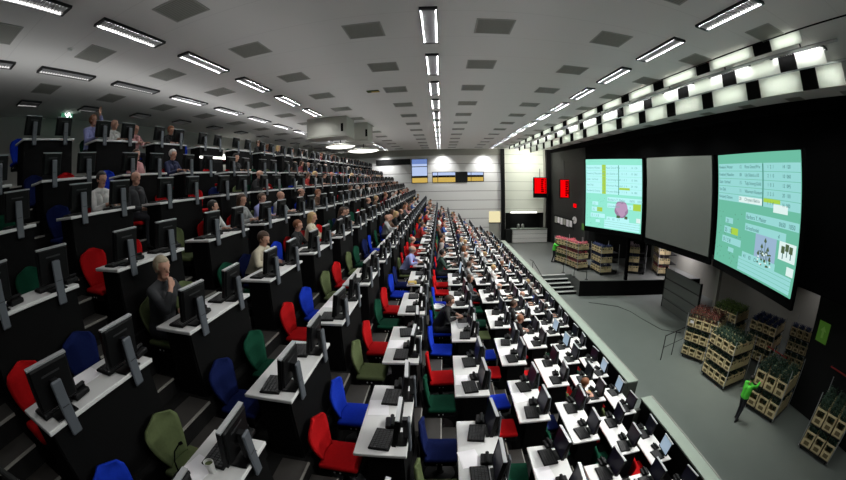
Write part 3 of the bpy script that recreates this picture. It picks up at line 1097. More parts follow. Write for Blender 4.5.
class Body:
    def __init__(self):
        self.s = []          # a, b, ra, rb, material key

    def seg(self, a, b, ra, rb, mt):
        self.s.append((Vector(a), Vector(b), ra, rb, mt))
        return self

    def chain(self, pts, rs, mt):
        for i in range(len(pts) - 1):
            self.seg(pts[i], pts[i + 1], rs[i], rs[i + 1], mt)

    def hand(self, w, d, n, side, curl=.5, skin='skin'):
        """Palm from wrist W towards D with back-of-hand normal N; five fingers of unequal length, thumb at the side."""
        d = Vector(d).normalized()
        n = Vector(n)
        n = (n - d * n.dot(d)).normalized()
        t = d.cross(n).normalized() * side      # towards the thumb
        w = Vector(w)
        for q in (-.026, -.009, .009, .026):
            self.seg(w + t * q * .6 + d * .01, w + d * .075 + t * q, .014, .013, skin)
        for q, L in ((.029, .066), (.010, .076), (-.010, .07), (-.028, .055)):
            a = w + d * .08 + t * q
            b_ = a + (d * math.cos(curl * .5) - n * math.sin(curl * .5)) * L * .5
            c = b_ + (d * math.cos(curl * 1.4) - n * math.sin(curl * 1.4)) * L * .5
            self.seg(a, b_, .0105, .0095, skin)
            self.seg(b_, c, .0095, .008, skin)
        a = w + d * .025 + t * .03
        b_ = a + (d * .7 + t * .6 - n * .2).normalized() * .038
        self.seg(a, b_, .0135, .0115, skin)
        self.seg(b_, b_ + (d * .95 + t * .1 - n * .3).normalized() * .03, .0115, .0095, skin)

    def head(self, c, R_):
        c = Vector(c)

        def q(x, y, z):
            return c + R_ @ Vector((x, y, z))
        self.seg(q(-.02, 0, .02), q(.015, 0, .025), .085, .078, 'skin')
        self.seg(q(-.015, -.012, .03), q(-.015, .012, .03), .078, .078, 'skin')
        self.seg(q(.02, 0, -.02), q(.035, 0, -.075), .066, .042, 'skin')
        self.seg(q(.035, -.018, -.072), q(.035, .018, -.072), .034, .034, 'skin')
        self.seg(q(.088, 0, .015), q(.102, 0, -.022), .010, .015, 'skin')
        for s_ in (-1, 1):
            self.seg(q(-.005, s_ * .082, .012), q(-.008, s_ * .084, -.02), .015, .011, 'skin')
            self.seg(q(.078, s_ * .032, .012), q(.079, s_ * .034, .012), .0095, .0095, 'eye')
            self.seg(q(.082, s_ * .02, .033), q(.076, s_ * .048, .034), .009, .008, 'skin')
        self.seg(q(.074, -.016, -.052), q(.074, .016, -.052), .009, .009, 'lip')

    def build(self, name, vox=.0085):
        bm = bmesh.new()
        for a, b_, ra, rb, mt in self.s:
            L = (b_ - a).length
            seg_, rg = (10, 7) if max(ra, rb) < .03 else (16, 11)
            r = bmesh.ops.create_uvsphere(bm, u_segments=seg_, v_segments=rg, radius=1)
            ax = (b_ - a).normalized() if L > 1e-6 else Vector((0, 0, 1))
            rot = ax.to_track_quat('Z', 'Y').to_matrix()
            for v in r['verts']:
                z = v.co.z
                rr = rb if z > 1e-4 else (ra if z < -1e-4 else (ra + rb) / 2)
                base = b_ if z > 1e-4 else (a if z < -1e-4 else (a + b_) / 2)
                if abs(z) <= 1e-4:
                    v.co = base + rot @ (v.co * rr)
                else:
                    v.co = base + rot @ (v.co * rr)
        me = bpy.data.meshes.new(name)
        bm.to_mesh(me)
        bm.free()
        o = bpy.data.objects.new(name, me)
        COL.objects.link(o)
        md = o.modifiers.new('r', 'REMESH')
        md.mode = 'VOXEL'
        md.voxel_size = vox
        sm = o.modifiers.new('s', 'SMOOTH')
        sm.factor = .5
        sm.iterations = 3
        dgx = bpy.context.evaluated_depsgraph_get()
        me2 = bpy.data.meshes.new_from_object(o.evaluated_get(dgx))
        bpy.data.objects.remove(o)
        keys = []
        for s_ in self.s:
            if s_[4] not in keys:
                keys.append(s_[4])
        n = len(me2.polygons)
        cen = np.empty(n * 3, dtype=np.float32)
        me2.polygons.foreach_get('center', cen)
        cen = cen.reshape(-1, 3)
        best = np.full(n, 1e9, dtype=np.float32)
        idx = np.zeros(n, dtype=np.int32)
        for a, b_, ra, rb, mt in self.s:
            A = np.array(a); D = np.array(b_) - A
            L2 = max(1e-9, float(D @ D))
            tt = np.clip((cen - A) @ D / L2, 0, 1)
            dist = np.linalg.norm(cen - (A + tt[:, None] * D), axis=1) - (ra + (rb - ra) * tt)
            if mt == 'eye':
                dist -= .0005
            k_ = dist < best
            best[k_] = dist[k_]
            idx[k_] = keys.index(mt)
        me2.materials.clear()
        for k_ in keys:
            me2.materials.append(M[k_])
        me2.polygons.foreach_set('material_index', idx)
        me2.polygons.foreach_set('use_smooth', [True] * n)
        me2.update()
        me2.name = name
        return me2


def rotm(yaw, pitch):
    return (Matrix.Rotation(yaw, 3, 'Z') @ Matrix.Rotation(pitch, 3, 'Y'))


def hair_mesh(c, R_, style, seed=1):
    """Closed cap of hair round the skull; STYLE short, long or fringe (bald on top)."""
    c = Vector(c)
    rr = random.Random(seed)
    bm = bmesh.new()
    bmesh.ops.create_icosphere(bm, subdivisions=4, radius=1)
    for v in bm.verts:
        p = Vector((v.co.x * .104, v.co.y * .094, v.co.z * .1)) + Vector((-.012, 0, .03))
        face = (p.x > .035 and p.z < .072) or p.z < -.06 or (p.x > .0 and p.z < -.01)
        topbald = style == 'fringe' and p.z > .055
        if face or topbald:
            p = Vector((v.co.x * .07, v.co.y * .06, v.co.z * .07)) + Vector((-.012, 0, .01))
        else:
            p *= 1 + rr.uniform(-.012, .02)
        if style == 'long' and not face and p.x < .02 and p.z < .02:
            k_ = min(1, (.02 - p.z) / .08)
            p.z -= .19 * k_
            p.x -= .02 * k_
            p.y *= 1 + .08 * k_
        v.co = c + R_ @ p
    mb = MB()
    mb.bm(bm, M['hair'])
    return mb.mesh('hair', True)


def seated(pose):
    b_ = Body()
    lean = {'type': .07, 'lean': .2, 'chin': .1, 'back': -.06, 'raise': .03, 'turn': .05}[pose]
    hip, belly = Vector((-.04, 0, .54)), Vector((-.03 + lean * .3, 0, .70))
    chest = Vector((-.02 + lean * .7, 0, .87))
    neck = Vector((-.02 + lean, 0, 1.02 - abs(lean) * .12))
    b_.seg(hip + Vector((0, -.085, 0)), hip + Vector((0, .085, 0)), .12, .12, 'trouser')
    b_.seg(hip + Vector((0, -.06, .05)), belly + Vector((0, -.06, 0)), .115, .112, 'cloth')
    b_.seg(hip + Vector((0, .06, .05)), belly + Vector((0, .06, 0)), .115, .112, 'cloth')
    for s_ in (-1, 1):
        b_.seg(belly + Vector((0, s_ * .06, 0)), chest + Vector((0, s_ * .085, 0)), .112, .108, 'cloth')
        sh = neck + Vector((-.015, s_ * .175, -.05))
        b_.seg(chest + Vector((0, s_ * .09, .02)), sh + Vector((0, -s_ * .03, -.02)), .1, .07, 'cloth')
        b_.seg(neck + Vector((-.01, s_ * .04, -.005)), sh, .055, .062, 'cloth')
        hj = hip + Vector((.02, s_ * .095, 0))
        kn = Vector((.33, s_ * .115, .5))
        an = Vector((.27, s_ * .11, .1))
        b_.chain([hj, kn], [.098, .066], 'trouser')
        b_.chain([kn, an], [.062, .045], 'trouser')
        b_.seg(an + Vector((-.02, 0, -.05)), an + Vector((.15, 0, -.065)), .045, .033, 'shoe')
        # arms
        if pose == 'raise' and s_ == 1:
            el, wr = sh + Vector((.15, .03, .13)), sh + Vector((.1, -.03, .34))
            hd, hn = Vector((.05, -.1, 1)), Vector((-1, 0, 0))
        elif pose == 'chin' and s_ == -1:
            el, wr = Vector((.27, -.2, .80)), neck + Vector((.17, -.055, -.03))
            hd, hn = Vector((-.1, .35, .9)), Vector((1, -.2, 0))
        elif pose == 'chin':
            el, wr = Vector((.14, .25, .80)), Vector((.34, .02, .79))
            hd, hn = Vector((.3, -1, 0)), Vector((0, 0, 1))
        elif pose == 'back':
            el, wr = sh + Vector((.06, s_ * .07, -.26)), Vector((.24, s_ * .06, .64))
            hd, hn = Vector((.5, -s_ * .8, 0)), Vector((0, 0, 1))
        elif pose == 'lean':
            el, wr = Vector((.22, s_ * .27, .80)), Vector((.38, s_ * .09, .795))
            hd, hn = Vector((.7, -s_ * .6, 0)), Vector((0, 0, 1))
        else:
            el, wr = sh + Vector((.13, s_ * .07, -.22)), Vector((.4, s_ * .12, .80))
            hd, hn = Vector((1, -s_ * .25, -.05)), Vector((0, 0, 1))
        b_.chain([sh, el], [.062, .047], 'cloth')
        mid = el.lerp(wr, .72)
        b_.chain([el, mid], [.047, .038], 'cloth')
        b_.chain([mid, wr], [.033, .027], 'skin')
        b_.hand(wr, hd, hn, -s_ if pose != 'raise' else s_, .5 if pose != 'chin' or s_ == 1 else 1.2)
    yaw = {'turn': .6, 'raise': .2, 'chin': -.12}.get(pose, 0)
    R_ = rotm(yaw, {'lean': .32, 'type': .16, 'chin': .12, 'back': .0, 'raise': -.12, 'turn': .05}[pose])
    hc = neck + Vector((.035, 0, .155 if pose != 'lean' else .14))
    b_.seg(neck + Vector((-.01, 0, -.02)), neck + Vector((.015, 0, .08)), .055, .05, 'skin')
    b_.seg(neck + Vector((-.015, 0, -.02)), neck + Vector((-.005, 0, .01)), .068, .062, 'cloth')
    b_.head(hc, R_)
    return b_, hc, R_


POSES = ('type', 'lean', 'chin', 'back', 'raise', 'turn')
BODY, HAIR = {}, {}
for i, ps in enumerate(POSES):
    b_, hc, R_ = seated(ps)
    BODY[ps] = b_.build('person')
    for st in ('short', 'long', 'fringe'):
        HAIR[(ps, st)] = hair_mesh(hc, R_, st, i)


def person(ps, style, loc, cloth, hairc, label, rz=0.0, scale=1.0, group=None):
    o = link('person', BODY[ps])
    o.location = loc
    o.rotation_euler = (0, 0, rz)
    o.scale = (scale,) * 3
    o.color = (*cloth, 1)
    if style != 'bald':
        h = link('hair', HAIR[(ps, style)], o)
        h.color = (*hairc, 1)
    return tag(o, label, 'person', group or 'people seated in the tribune')


CLOTH = {'navy': (.012, .018, .06), 'black': (.008, .008, .009), 'white': (.6, .6, .58), 'light grey': (.32, .33, .33), 'dark grey': (.03, .032, .036), 'red': (.35, .02, .015),
         'lavender': (.28, .3, .58), 'cream': (.55, .5, .38), 'blue': (.03, .08, .28), 'brown': (.09, .045, .025), 'orange': (.5, .2, .02), 'green': (.015, .04, .03), 'pink': (.5, .25, .25), 'maroon': (.14, .015, .02)}
HAIRC = {'dark': (.012, .009, .007), 'brown': (.06, .03, .016), 'grey': (.3, .29, .27), 'greying blond': (.36, .3, .2), 'blond': (.45, .3, .13), 'white': (.55, .53, .5), 'reddish': (.2, .07, .025)}
# row, unit, seat: pose, hair style, hair colour, cloth
FOLK = {(0, 2, 0): ('raise', 'short', 'reddish', 'lavender'), (0, 2, 1): ('turn', 'bald', '', 'white'), (0, 3, 0): ('type', 'fringe', 'grey', 'pink'), (0, 3, 1): ('lean', 'short', 'reddish', 'black'),
        (0, 6, 1): ('type', 'short', 'brown', 'black'), (0, 7, 1): ('turn', 'long', 'blond', 'dark grey'),
        (1, 3, 0): ('type', 'short', 'white', 'navy'), (1, 2, 1): ('back', 'short', 'brown', 'pink'), (1, 4, 1): ('type', 'short', 'dark', 'black'),
        (2, 1, 1): ('type', 'short', 'dark', 'white'), (2, 2, 0): ('back', 'bald', '', 'dark grey'), (2, 4, 1): ('lean', 'bald', '', 'black'),
        (3, 2, 1): ('turn', 'short', 'dark', 'white'), (3, 3, 0): ('type', 'long', 'brown', 'light grey'), (3, 3, 1): ('type', 'short', 'brown', 'lavender'), (3, 4, 0): ('type', 'bald', '', 'light grey'),
        (4, 1, 0): ('chin', 'short', 'greying blond', 'dark grey'), (4, 2, 1): ('lean', 'short', 'brown', 'cream'), (4, 3, 1): ('type', 'short', 'reddish', 'black'), (4, 4, 0): ('type', 'long', 'blond', 'cream'), (4, 5, 1): ('lean', 'short', 'dark', 'black'),
        (5, 6, 1): ('type', 'bald', '', 'light grey'), (6, 6, 0): ('type', 'fringe', 'grey', 'red'), (6, 5, 0): ('lean', 'fringe', 'grey', 'lavender'),
        (7, 3, 1): ('lean', 'short', 'brown', 'black'), (7, 6, 0): ('type', 'short', 'dark', 'green'), (7, 8, 0): ('type', 'short', 'brown', 'navy'), (8, 6, 1): ('turn', 'short', 'brown', 'light grey'),
        (9, 5, 0): ('lean', 'short', 'brown', 'black'), (9, 4, 1): ('lean', 'short', 'reddish', 'black'), (10, 3, 0): ('lean', 'short', 'reddish', 'black'), (5, 10, 1): ('type', 'long', 'brown', 'pink'), (6, 10, 0): ('back', 'short', 'dark', 'orange'), (6, 9, 0): ('type', 'short', 'dark', 'blue')}

KPOS = {(0, 2, 0): 2.19, (0, 2, 1): 2.55, (0, 3, 0): 2.95, (0, 3, 1): 3.63, (0, 6, 1): 6.55, (0, 7, 1): 7.57, (1, 3, 0): 3.17, (1, 2, 1): 2.56, (1, 4, 1): 4.76, (2, 1, 1): 1.57, (2, 2, 0): 2.08, (2, 4, 1): 4.46,
        (3, 2, 1): 2.6, (3, 3, 0): 3.15, (3, 3, 1): 3.64, (3, 4, 0): 4.19, (4, 1, 0): 1.21, (4, 2, 1): 2.48, (4, 3, 1): 3.47, (4, 4, 0): 3.95, (4, 5, 1): 5.35, (5, 6, 1): 6.72, (7, 3, 1): 3.62}
PAPER = {(6, 1): .62, (7, 1): .42, (7, 2): .35, (8, 2): .55, (9, 2): .5, (5, 1): .75, (5, 0): .6, (4, 0): .55, (5, 2): .6, (6, 2): .45, (10, 1): .4}
spare = {'swivel_chair': [], 'monitor': [], 'keypad': []}
used_hue = {}
for r, (X, Z) in enumerate(ROWS):
    for k in range(KMAX):
        if (r, k) not in units:
            continue
        on = units[(r, k)]
        ya = Y0 + k * P
        D_ = '%s desk, %s' % (on, ROWN[r])
        o = place(desk, 'desk', (X, ya, Z))
        tag(o, 'white two-seat desk, %s from the near end of the %s' % (on, ROWN[r]), 'desk', 'white two-seat desks of the tribune')
        zf = Z - DH
        rq = random.Random(r * 100 + k)
        for s in (0, 1):
            ys = ya + SEATY[s]
            key = (r, k, s)
            who = FOLK.get(key)
            if who is None and k >= 5 and r <= 5 and key not in CH:
                if rq.random() < (.62 if k > 6 else .4):
                    who = 'any'
            if who is None and r > 5 and k >= 5 and key not in CH:
                if rq.random() < (.55 if k > 9 else .38):
                    who = 'any'
            if who == 'any':
                st = rq.choice(('short', 'short', 'short', 'short', 'fringe', 'long', 'bald'))
                who = (rq.choice(('type', 'lean', 'turn', 'back', 'type', 'lean')), st, rq.choice(('dark', 'dark', 'brown', 'brown', 'grey', 'reddish', 'blond') if st != 'fringe' else ('grey', 'brown')),
                       rq.choice(('navy', 'black', 'white', 'light grey', 'dark grey', 'maroon', 'blue', 'brown', 'black', 'pink', 'red', 'white', 'dark grey')))
            # chair
            cc = CH.get(key) or rq.choice(('red', 'blue', 'green', 'olive', 'navy', 'red', 'green'))
            cx = X - .205
            yp = Y0 + KPOS[key] * P if key in KPOS else ys
            crz = rq.uniform(-.09, .09) if not who else 0
            if k <= 11:
                o = place(chairs[cc], 'chair' + cc, (cx, yp, zf), crz)
                tag(o, '%s swivel chair, %s seat of the %s' % (CHAIRW[cc], HALF[s], D_), 'chair', 'coloured swivel chairs of the tribune')
            else:
                spare['swivel_chair'].append((chairs[cc], (cx, ys, zf), crz))
            if who:
                ps, st, hc_, cl = who
                hair_ = {'bald': 'a bald head', 'fringe': 'a balding %s head' % hc_, 'short': 'short %s hair' % hc_, 'long': 'long %s hair' % hc_}[st]
                do = {'type': 'typing', 'lean': 'leaning', 'chin': 'hand on chin', 'back': 'reclining', 'raise': 'arm raised', 'turn': 'turning'}[ps]
                lab = 'person in %s, %s, %s, %s seat of %s' % (cl, hair_.replace('a ', '', 1) if hair_.startswith('a ') else hair_, do, HALF[s], D_)
                if len(lab.split()) > 16:
                    lab = lab.replace(do + ', ', '')
                person(ps, st, (cx - .03, yp, zf), CLOTH[cl], HAIRC.get(hc_, (.1, .1, .1)), lab, rq.uniform(-.12, .12), {'chin': 1.07, 'raise': 1.08}.get(ps) or rq.uniform(.97, 1.05))
            # monitor
            lit = (r, k, s) in ((11, 2, 0), (11, 3, 1), (11, 4, 0), (10, 4, 1), (11, 1, 0), (10, 5, 0)) or (r > 5 and k > 4 and rq.random() < .12)
            mx_ = X + DW - .13
            if k <= 11:
                o = place(mon_on if lit else mon_off, 'mon%d' % lit, (mx_, ys, Z + .07), rq.uniform(-.1, .1))
                tag(o, '%s monitor, %s seat of the %s' % ('glowing' if lit else 'dark', HALF[s], D_), 'monitor', 'flat monitors on the tribune desks')
            else:
                spare['monitor'].append((mon_on if lit else mon_off, (mx_, ys, Z + .07), 0))
            if k <= 11:
                o = place(kb, 'kb', (X + .235 + rq.uniform(-.02, .02), ys - .02, Z), rq.uniform(-.15, .15) * (0 if who else 1))
                tag(o, 'black keypad, %s seat of the %s' % (HALF[s], D_), 'keypad', 'black keypads on the desks')
            else:
                spare['keypad'].append((kb, (X + .215, ys - .02, Z), 0))
            if k <= 6 and r > 2:
                o = place(ph, 'ph', (X + .31, ys + .24, Z), rq.uniform(-.2, .2))
                tag(o, 'black desk phone, %s seat of the %s' % (HALF[s], D_), 'phone', 'black desk phones')
        fr_ = PAPER.get((r, k))
        if fr_ is None and rq.random() < (.7 if k > 3 and r > 5 else .45 if k > 4 else .3):
            fr_ = rq.uniform(.42, .58)
        if fr_ is not None:
            o = place(sheet, 'sheet', (X + .125, ya + DL * fr_, Z + .0005), math.pi / 2 * 0 + rq.uniform(-.25, .25))
            tag(o, 'white papers lying on the %s' % D_, 'papers', 'white papers on the desks')


def merge(name, items, label, cat):
    """Far repeats beyond the three hundred nearest, kept as one uncounted mass."""
    mb = MB()
    for pr, loc, rz in items:
        mx = Matrix.Translation(loc) @ Matrix.Rotation(rz, 4, 'Z')
        for ch in KIDS[pr.name]:
            me = ch.data
            vs = [mx @ v.co for v in me.vertices]
            o_ = len(mb.v)
            mb.v += [tuple(v) for v in vs]
            for p_ in me.polygons:
                mb.f.append(tuple(i + o_ for i in p_.vertices))
                mb.mi.append(mb.mid(me.materials[p_.material_index]))
    tag(mb.build(name), label, cat, kind='stuff')


merge('swivel_chair', spare['swivel_chair'], 'farthest coloured swivel chairs at the far end of the tribune', 'chairs')
merge('monitor', spare['monitor'], 'farthest dark monitors at the far end of the tribune', 'monitors')
merge('keypad', spare['keypad'], 'farthest black keypads at the far end of the tribune', 'keypads')

# ------------------------------------------------------------------ flower trolleys, crates and what they hold
def leaves(mb, n, x0, x1, y0, y1, z0, z1, mt, rr, size=.07):
    for q in range(n):
        c = Vector((rr.uniform(x0, x1), rr.uniform(y0, y1), rr.uniform(z0, z1)))
        a = rr.uniform(0, 6.28)
        d_ = Vector((math.cos(a), math.sin(a), rr.uniform(.1, 1.1))).normalized()
        s_ = d_.cross(Vector((0, 0, 1))).normalized() * size * rr.uniform(.25, .4)
        u_ = s_.cross(d_).normalized() * size * .12
        L = size * rr.uniform(.8, 1.4)
        mb.raw([c - d_ * L, c - s_ - u_, c + d_ * L, c + s_ - u_, c + u_ * 2], [(0, 1, 4), (1, 2, 4), (2, 3, 4), (3, 0, 4), (3, 2, 1, 0)], mt)


CW, CD, CHH = .365, .44, .40
crate = {}
for kind, (mts, hi) in {'dark': (('leafdark',), .2), 'red': (('pink', 'leafdark'), .16), 'bluish': (('bluefl', 'leafdark'), .14), 'fresh': (('leaf', 'leafdark'), .26), 'rust': (('redfl', 'leafdark'), .32), 'pale': (('palepink', 'leafdark'), .2)}.items():
    o = empty('flower_crate')
    b = MB()
    hx, hy = CD / 2, CW / 2
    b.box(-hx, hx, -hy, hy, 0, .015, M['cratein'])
    for sx in (-1, 1):
        x_ = sx * hx
        xa, xb = min(x_, x_ - sx * .014), max(x_, x_ - sx * .014)
        b.box(xa, xb, -hy, hy, .0, .2, M['crate'])              # lower panel
        b.box(xa, xb, -hy, hy, CHH - .05, CHH, M['crate'])      # rim
        b.box(xa, xb, -hy, -hy + .05, .2, CHH - .05, M['crate'])
        b.box(xa, xb, hy - .05, hy, .2, CHH - .05, M['crate'])
        b.box(x_ - .004 * (sx < 0), x_ + .004 * (sx > 0), -hy + .06, hy - .06, .03, .17, M['cratein'] if False else M['crate'])
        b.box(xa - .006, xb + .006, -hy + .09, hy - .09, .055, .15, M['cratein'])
    for sy in (-1, 1):
        y_ = sy * hy
        ya_, yb_ = min(y_, y_ - sy * .014), max(y_, y_ - sy * .014)
        b.box(-hx, hx, ya_, yb_, 0, .26, M['crate'])
        b.box(-hx, hx, ya_, yb_, CHH - .05, CHH, M['crate'])
        for xx in (-hx, -.03, hx - .06):
            b.box(xx, xx + .06, ya_, yb_, .26, CHH - .05, M['crate'])
    b.build('box', o)
    l_ = MB()
    rr = random.Random(len(kind))
    leaves(l_, 70, -hx + .04, hx - .04, -hy + .04, hy - .04, .22, CHH + hi * .5, M[mts[-1]], rr)
    leaves(l_, 75, -hx + .02, hx - .02, -hy + .02, hy - .02, CHH - .03, CHH + hi, M[mts[0]], rr, .06)
    l_.build('plants', o)
    crate[kind] = proto(o)

TL, TW = 1.58, 1.42      # along the face, depth
LEVELS = (.17, .82, 1.47)


def make_trolley(levels):
    o = empty('flower_trolley')
    fz = MB()
    fz.box(-TW / 2, TW / 2, -TL / 2, TL / 2, .12, .165, M['darkmetal'])
    fz.build('base_frame', o)
    for z in levels[1:]:
        MB().box(-TW / 2, TW / 2, -TL / 2, TL / 2, z - .03, z - .002, M['darkmetal']).build('shelf', o)
    for sx in (-1, 1):
        for sy in (-1, 1):
            x_, y_ = sx * (TW / 2 + .02), sy * (TL / 2 + .02)
            MB().tube([(x_, y_, .12), (x_, y_, 2.06)], .019, M['silver'], 8).build('post', o)
            w_ = MB()
            w_.tube([(sx * (TW / 2 - .1), sy * (TL / 2 - .1) - .02, .06), (sx * (TW / 2 - .1), sy * (TL / 2 - .1) + .02, .06)], .06, M['blackplastic'], 12)
            w_.build('wheel', o)
    return proto(o)


LEVELS2 = (.17, 1.0)
trolley, trolley2 = make_trolley(LEVELS), make_trolley(LEVELS2)
# centre, heading of the face (local -x looks at the hall), plants per level, levels used, label, rows shown
TROLLEYS = [
    ((11.55, 11.55), .45, ('dark', 'dark', 'rust'), 'flower trolley with rust red blooms on top, beside the grey divider', (1, 1, 1)),
    ((11.28, 9.4), .06, ('dark', 'dark', 'dark'), 'flower trolley with dark green tops, left of the man in green', (1, 1, 1)),
    ((11.65, 6.6), .2, ('dark', 'dark', 'dark'), 'flower trolley with dark green tops, reached by the man in green', (1, 1, 1)),
    ((12.02, 3.35), .2, ('dark', 'dark', 'dark'), 'flower trolley standing alone in the dark corner of the stage', (1, 1, 0)),
    ((13.75, 12.05), .2, ('dark', 'dark', 'fresh'), 'flower trolley topped with fresh light green leaves, behind the rust red one', (1, 1, 1)),
    ((14.6, 9.9), .25, ('dark', 'dark', 'bluish'), 'flower trolley with brown crates in shade behind the front ones', (1, 1, 1)),
    ((16.2, 8.2), .3, ('dark', 'dark', 'bluish'), 'flower trolley in the lit back corner beside the dark wall', (1, 1, 1)),
    ((9.6, 26.3), .306, ('fresh', 'red', 'red'), 'flower trolley with red tops reached by the far man in green vest', (1, 1, 1)),
    ((10.02, 24.7), .2, ('red', 'red', 'red'), 'flower trolley with pink red tops on all shelves, on the platform', (1, 1, 1)),
    ((11.35, 23.2), .05, ('bluish', 'bluish', 'bluish'), 'flower trolley with dark blue tops on the platform, under the teal screen', (1, 1, 1)),
    ((13.85, 22.85), -.5, ('bluish', 'bluish', 'pale'), 'flower trolley with pale pink top on the platform, behind the black post', (1, 1, 1)),
    ((15.9, 21.9), -.3, ('red', 'pale', 'pale'), 'flower trolley with pale blooms in the brightly lit back of the platform', (1, 1, 1)),
]
SHORT = ['rust-topped trolley', 'dark green trolley left of the man', 'trolley the man reaches', 'trolley alone in the corner', 'leaf-topped trolley', 'shaded brown trolley', 'back corner trolley',
         'red trolley by the far man', 'pink red platform trolley', 'dark blue platform trolley', 'pale pink platform trolley', 'brightly lit platform trolley']
LVN = ('lower', 'middle', 'top')
LVN2 = ('lower', 'top')
for ti, ((tx, ty), rz, kinds, lab, lv) in enumerate(TROLLEYS):
    z0 = PLAT if ty > 20 else 0.0
    two = ti in (2, 3)
    o = place(trolley2 if two else trolley, 'trolley%d' % two, (tx, ty, z0), rz)
    lvz = LEVELS2 if two else LEVELS
    tag(o, lab, 'trolley', 'flower trolleys')
    mx = Matrix.Translation((tx, ty, z0)) @ Matrix.Rotation(rz, 4, 'Z')
    for li in range(len(lvz)):
        if not lv[li]:
            continue
        na = 3 if ti in (2, 3) else 4
        for j in range(na):
            for i in range(3):
                # the faces the hall can see
                if not (i == 0 or (j == 0) or (li == len(lvz) - 1 and ti < 6)):
                    continue
                if ti >= 6 and not (i == 0 or (j == 0 and i < 2)):
                    continue
                p_ = mx @ Vector((-TW / 2 + .01 + CD / 2 + i * (CD + .03), -TL / 2 + .01 + (CW / 2 + j * (CW + .035)) * 4 / na, lvz[li]))
                c_ = place(crate[kinds[li]], 'crate' + kinds[li], p_, rz)
                c_.scale = (1, 4 / na, 1.42 if two else 1)
                tag(c_, 'flower crate, %s shelf, %s along, %s row, %s' % ((LVN2 if two else LVN)[li], NORM[j], ('front', 'middle', 'back')[i], SHORT[ti]), 'crate', 'card flower crates on the trolleys')
# white tag on the first trolley
o = MB().box(-.005, .005, -.1, .1, 0, .26, M['paper']).build('price_tag')
o.location = (10.68, 11.75, 1.5); o.rotation_euler = (0, 0, .45)
tag(o, 'white paper tag hung on the rust-topped flower trolley', 'tag')


def standing(reach=True):
    b_ = Body()
    hip, chest, neck = Vector((0, 0, .93)), Vector((.03, 0, 1.26)), Vector((.05, 0, 1.44))
    b_.seg(hip + Vector((0, -.08, 0)), hip + Vector((0, .08, 0)), .125, .125, 'trouser')
    for s_ in (-1, 1):
        b_.seg(hip + Vector((0, s_ * .06, .08)), chest + Vector((0, s_ * .08, 0)), .12, .115, 'cloth')
        sh = neck + Vector((-.01, s_ * .18, -.05))
        b_.seg(chest + Vector((0, s_ * .08, 0)), sh + Vector((0, -s_ * .03, -.02)), .11, .075, 'cloth')
        b_.seg(neck + Vector((-.01, s_ * .04, 0)), sh, .055, .064, 'cloth')
        step = .12 * s_
        kn = Vector((step * .6 + .05, s_ * .1, .5))
        an = Vector((step - .02, s_ * .1, .09))
        b_.chain([hip + Vector((0, s_ * .09, -.02)), kn], [.1, .066], 'trouser')
        b_.chain([kn, an], [.062, .046], 'trouser')
        b_.seg(an + Vector((-.03, 0, -.045)), an + Vector((.15, s_ * .01, -.055)), .045, .034, 'shoe')
        if s_ == -1:
            el, wr = sh + Vector((.2, -.06, -.06)), sh + Vector((.44, -.02, .03))
            hd, hn = Vector((1, .1, .1)), Vector((0, 0, 1))
        else:
            el, wr = sh + Vector((.06, .06, -.27)), sh + Vector((.28, .0, -.32))
            hd, hn = Vector((1, -.1, .05)), Vector((0, 1, 0))
        b_.chain([sh, el, el.lerp(wr, .85)], [.066, .052, .042], 'cloth')
        b_.seg(el.lerp(wr, .85), wr, .034, .028, 'skin')
        b_.hand(wr, hd, hn, -s_, .6)
    R_ = rotm(-.1, .12)
    hc = neck + Vector((.04, 0, .155))
    b_.seg(neck + Vector((-.01, 0, -.02)), neck + Vector((.015, 0, .08)), .055, .05, 'skin')
    b_.head(hc, R_)
    return b_, hc, R_


sb, shc, sR = standing()
SBODY = sb.build('person')
SHAIR = hair_mesh(shc, sR, 'short', 9)
vest = Body()
for a, b_, ra, rb, mt in sb.s:
    if mt == 'cloth' and a.z > .95 and min(ra, rb) > .07:
        vest.seg(a, b_, ra + .014, rb + .014, 'hivis')
vest.seg((0, -.07, .96), (0, .07, .96), .135, .135, 'hivis')
VEST = vest.build('safety_jacket', .012)
for (x, y, z, rz, lab, cl) in ((9.9, 6.75, 0, .12, 'person in bright green safety jacket and dark trousers, reaching into the front trolley', (.09, .66, .05)),
                               (8.6, 26.75, PLAT, -.3, 'person in bright green safety vest on the platform, far behind the seats', (.09, .62, .06))):
    o = link('person', SBODY)
    o.location = (x, y, z); o.rotation_euler = (0, 0, rz)
    o.color = (*cl, 1)
    h = link('hair', SHAIR, o); h.color = (.012, .009, .007, 1)
    v = link('safety_jacket', VEST, o)
    tag(o, lab, 'person')

# ------------------------------------------------------------------ things on and round the stage
a_, c_ = Vector((13.55, 18.3)), Vector((13.35, 14.4))
o = empty('room_divider', (c_.x, c_.y, 0), math.atan2((a_ - c_).y, (a_ - c_).x))
L = (a_ - c_).length
for i in range(4):
    MB().rbox(0, L, -.04, .04, .02 + i * .6, .6 + i * .6, M['partition'], .01, 1).build('board', o)
for x in (0, L):
    MB().box(x - .04, x + .04, -.06, .06, 0, 2.45, M['darkgrey']).build('upright', o)
tag(o, 'grey boarded divider wall standing on the stage under the blank screen', 'divider')
o = empty('stage_railing', (9.4, 11.95, 0), math.atan2(.72, 2.2))
for x in (0, .85, 2.2):
    MB().tube([(x, 0, 0), (x, 0, 1.15)], .022, M['darkmetal'], 8).build('post', o)
MB().tube([(0, 0, 1.15), (2.25, 0, 1.15)], .022, M['darkmetal'], 8).build('top_rail', o)
MB().tube([(0, 0, .6), (2.2, 0, .6)], .014, M['darkmetal'], 8).build('middle_rail', o)
tag(o, 'black tubular railing on the stage floor before the grey divider', 'railing')
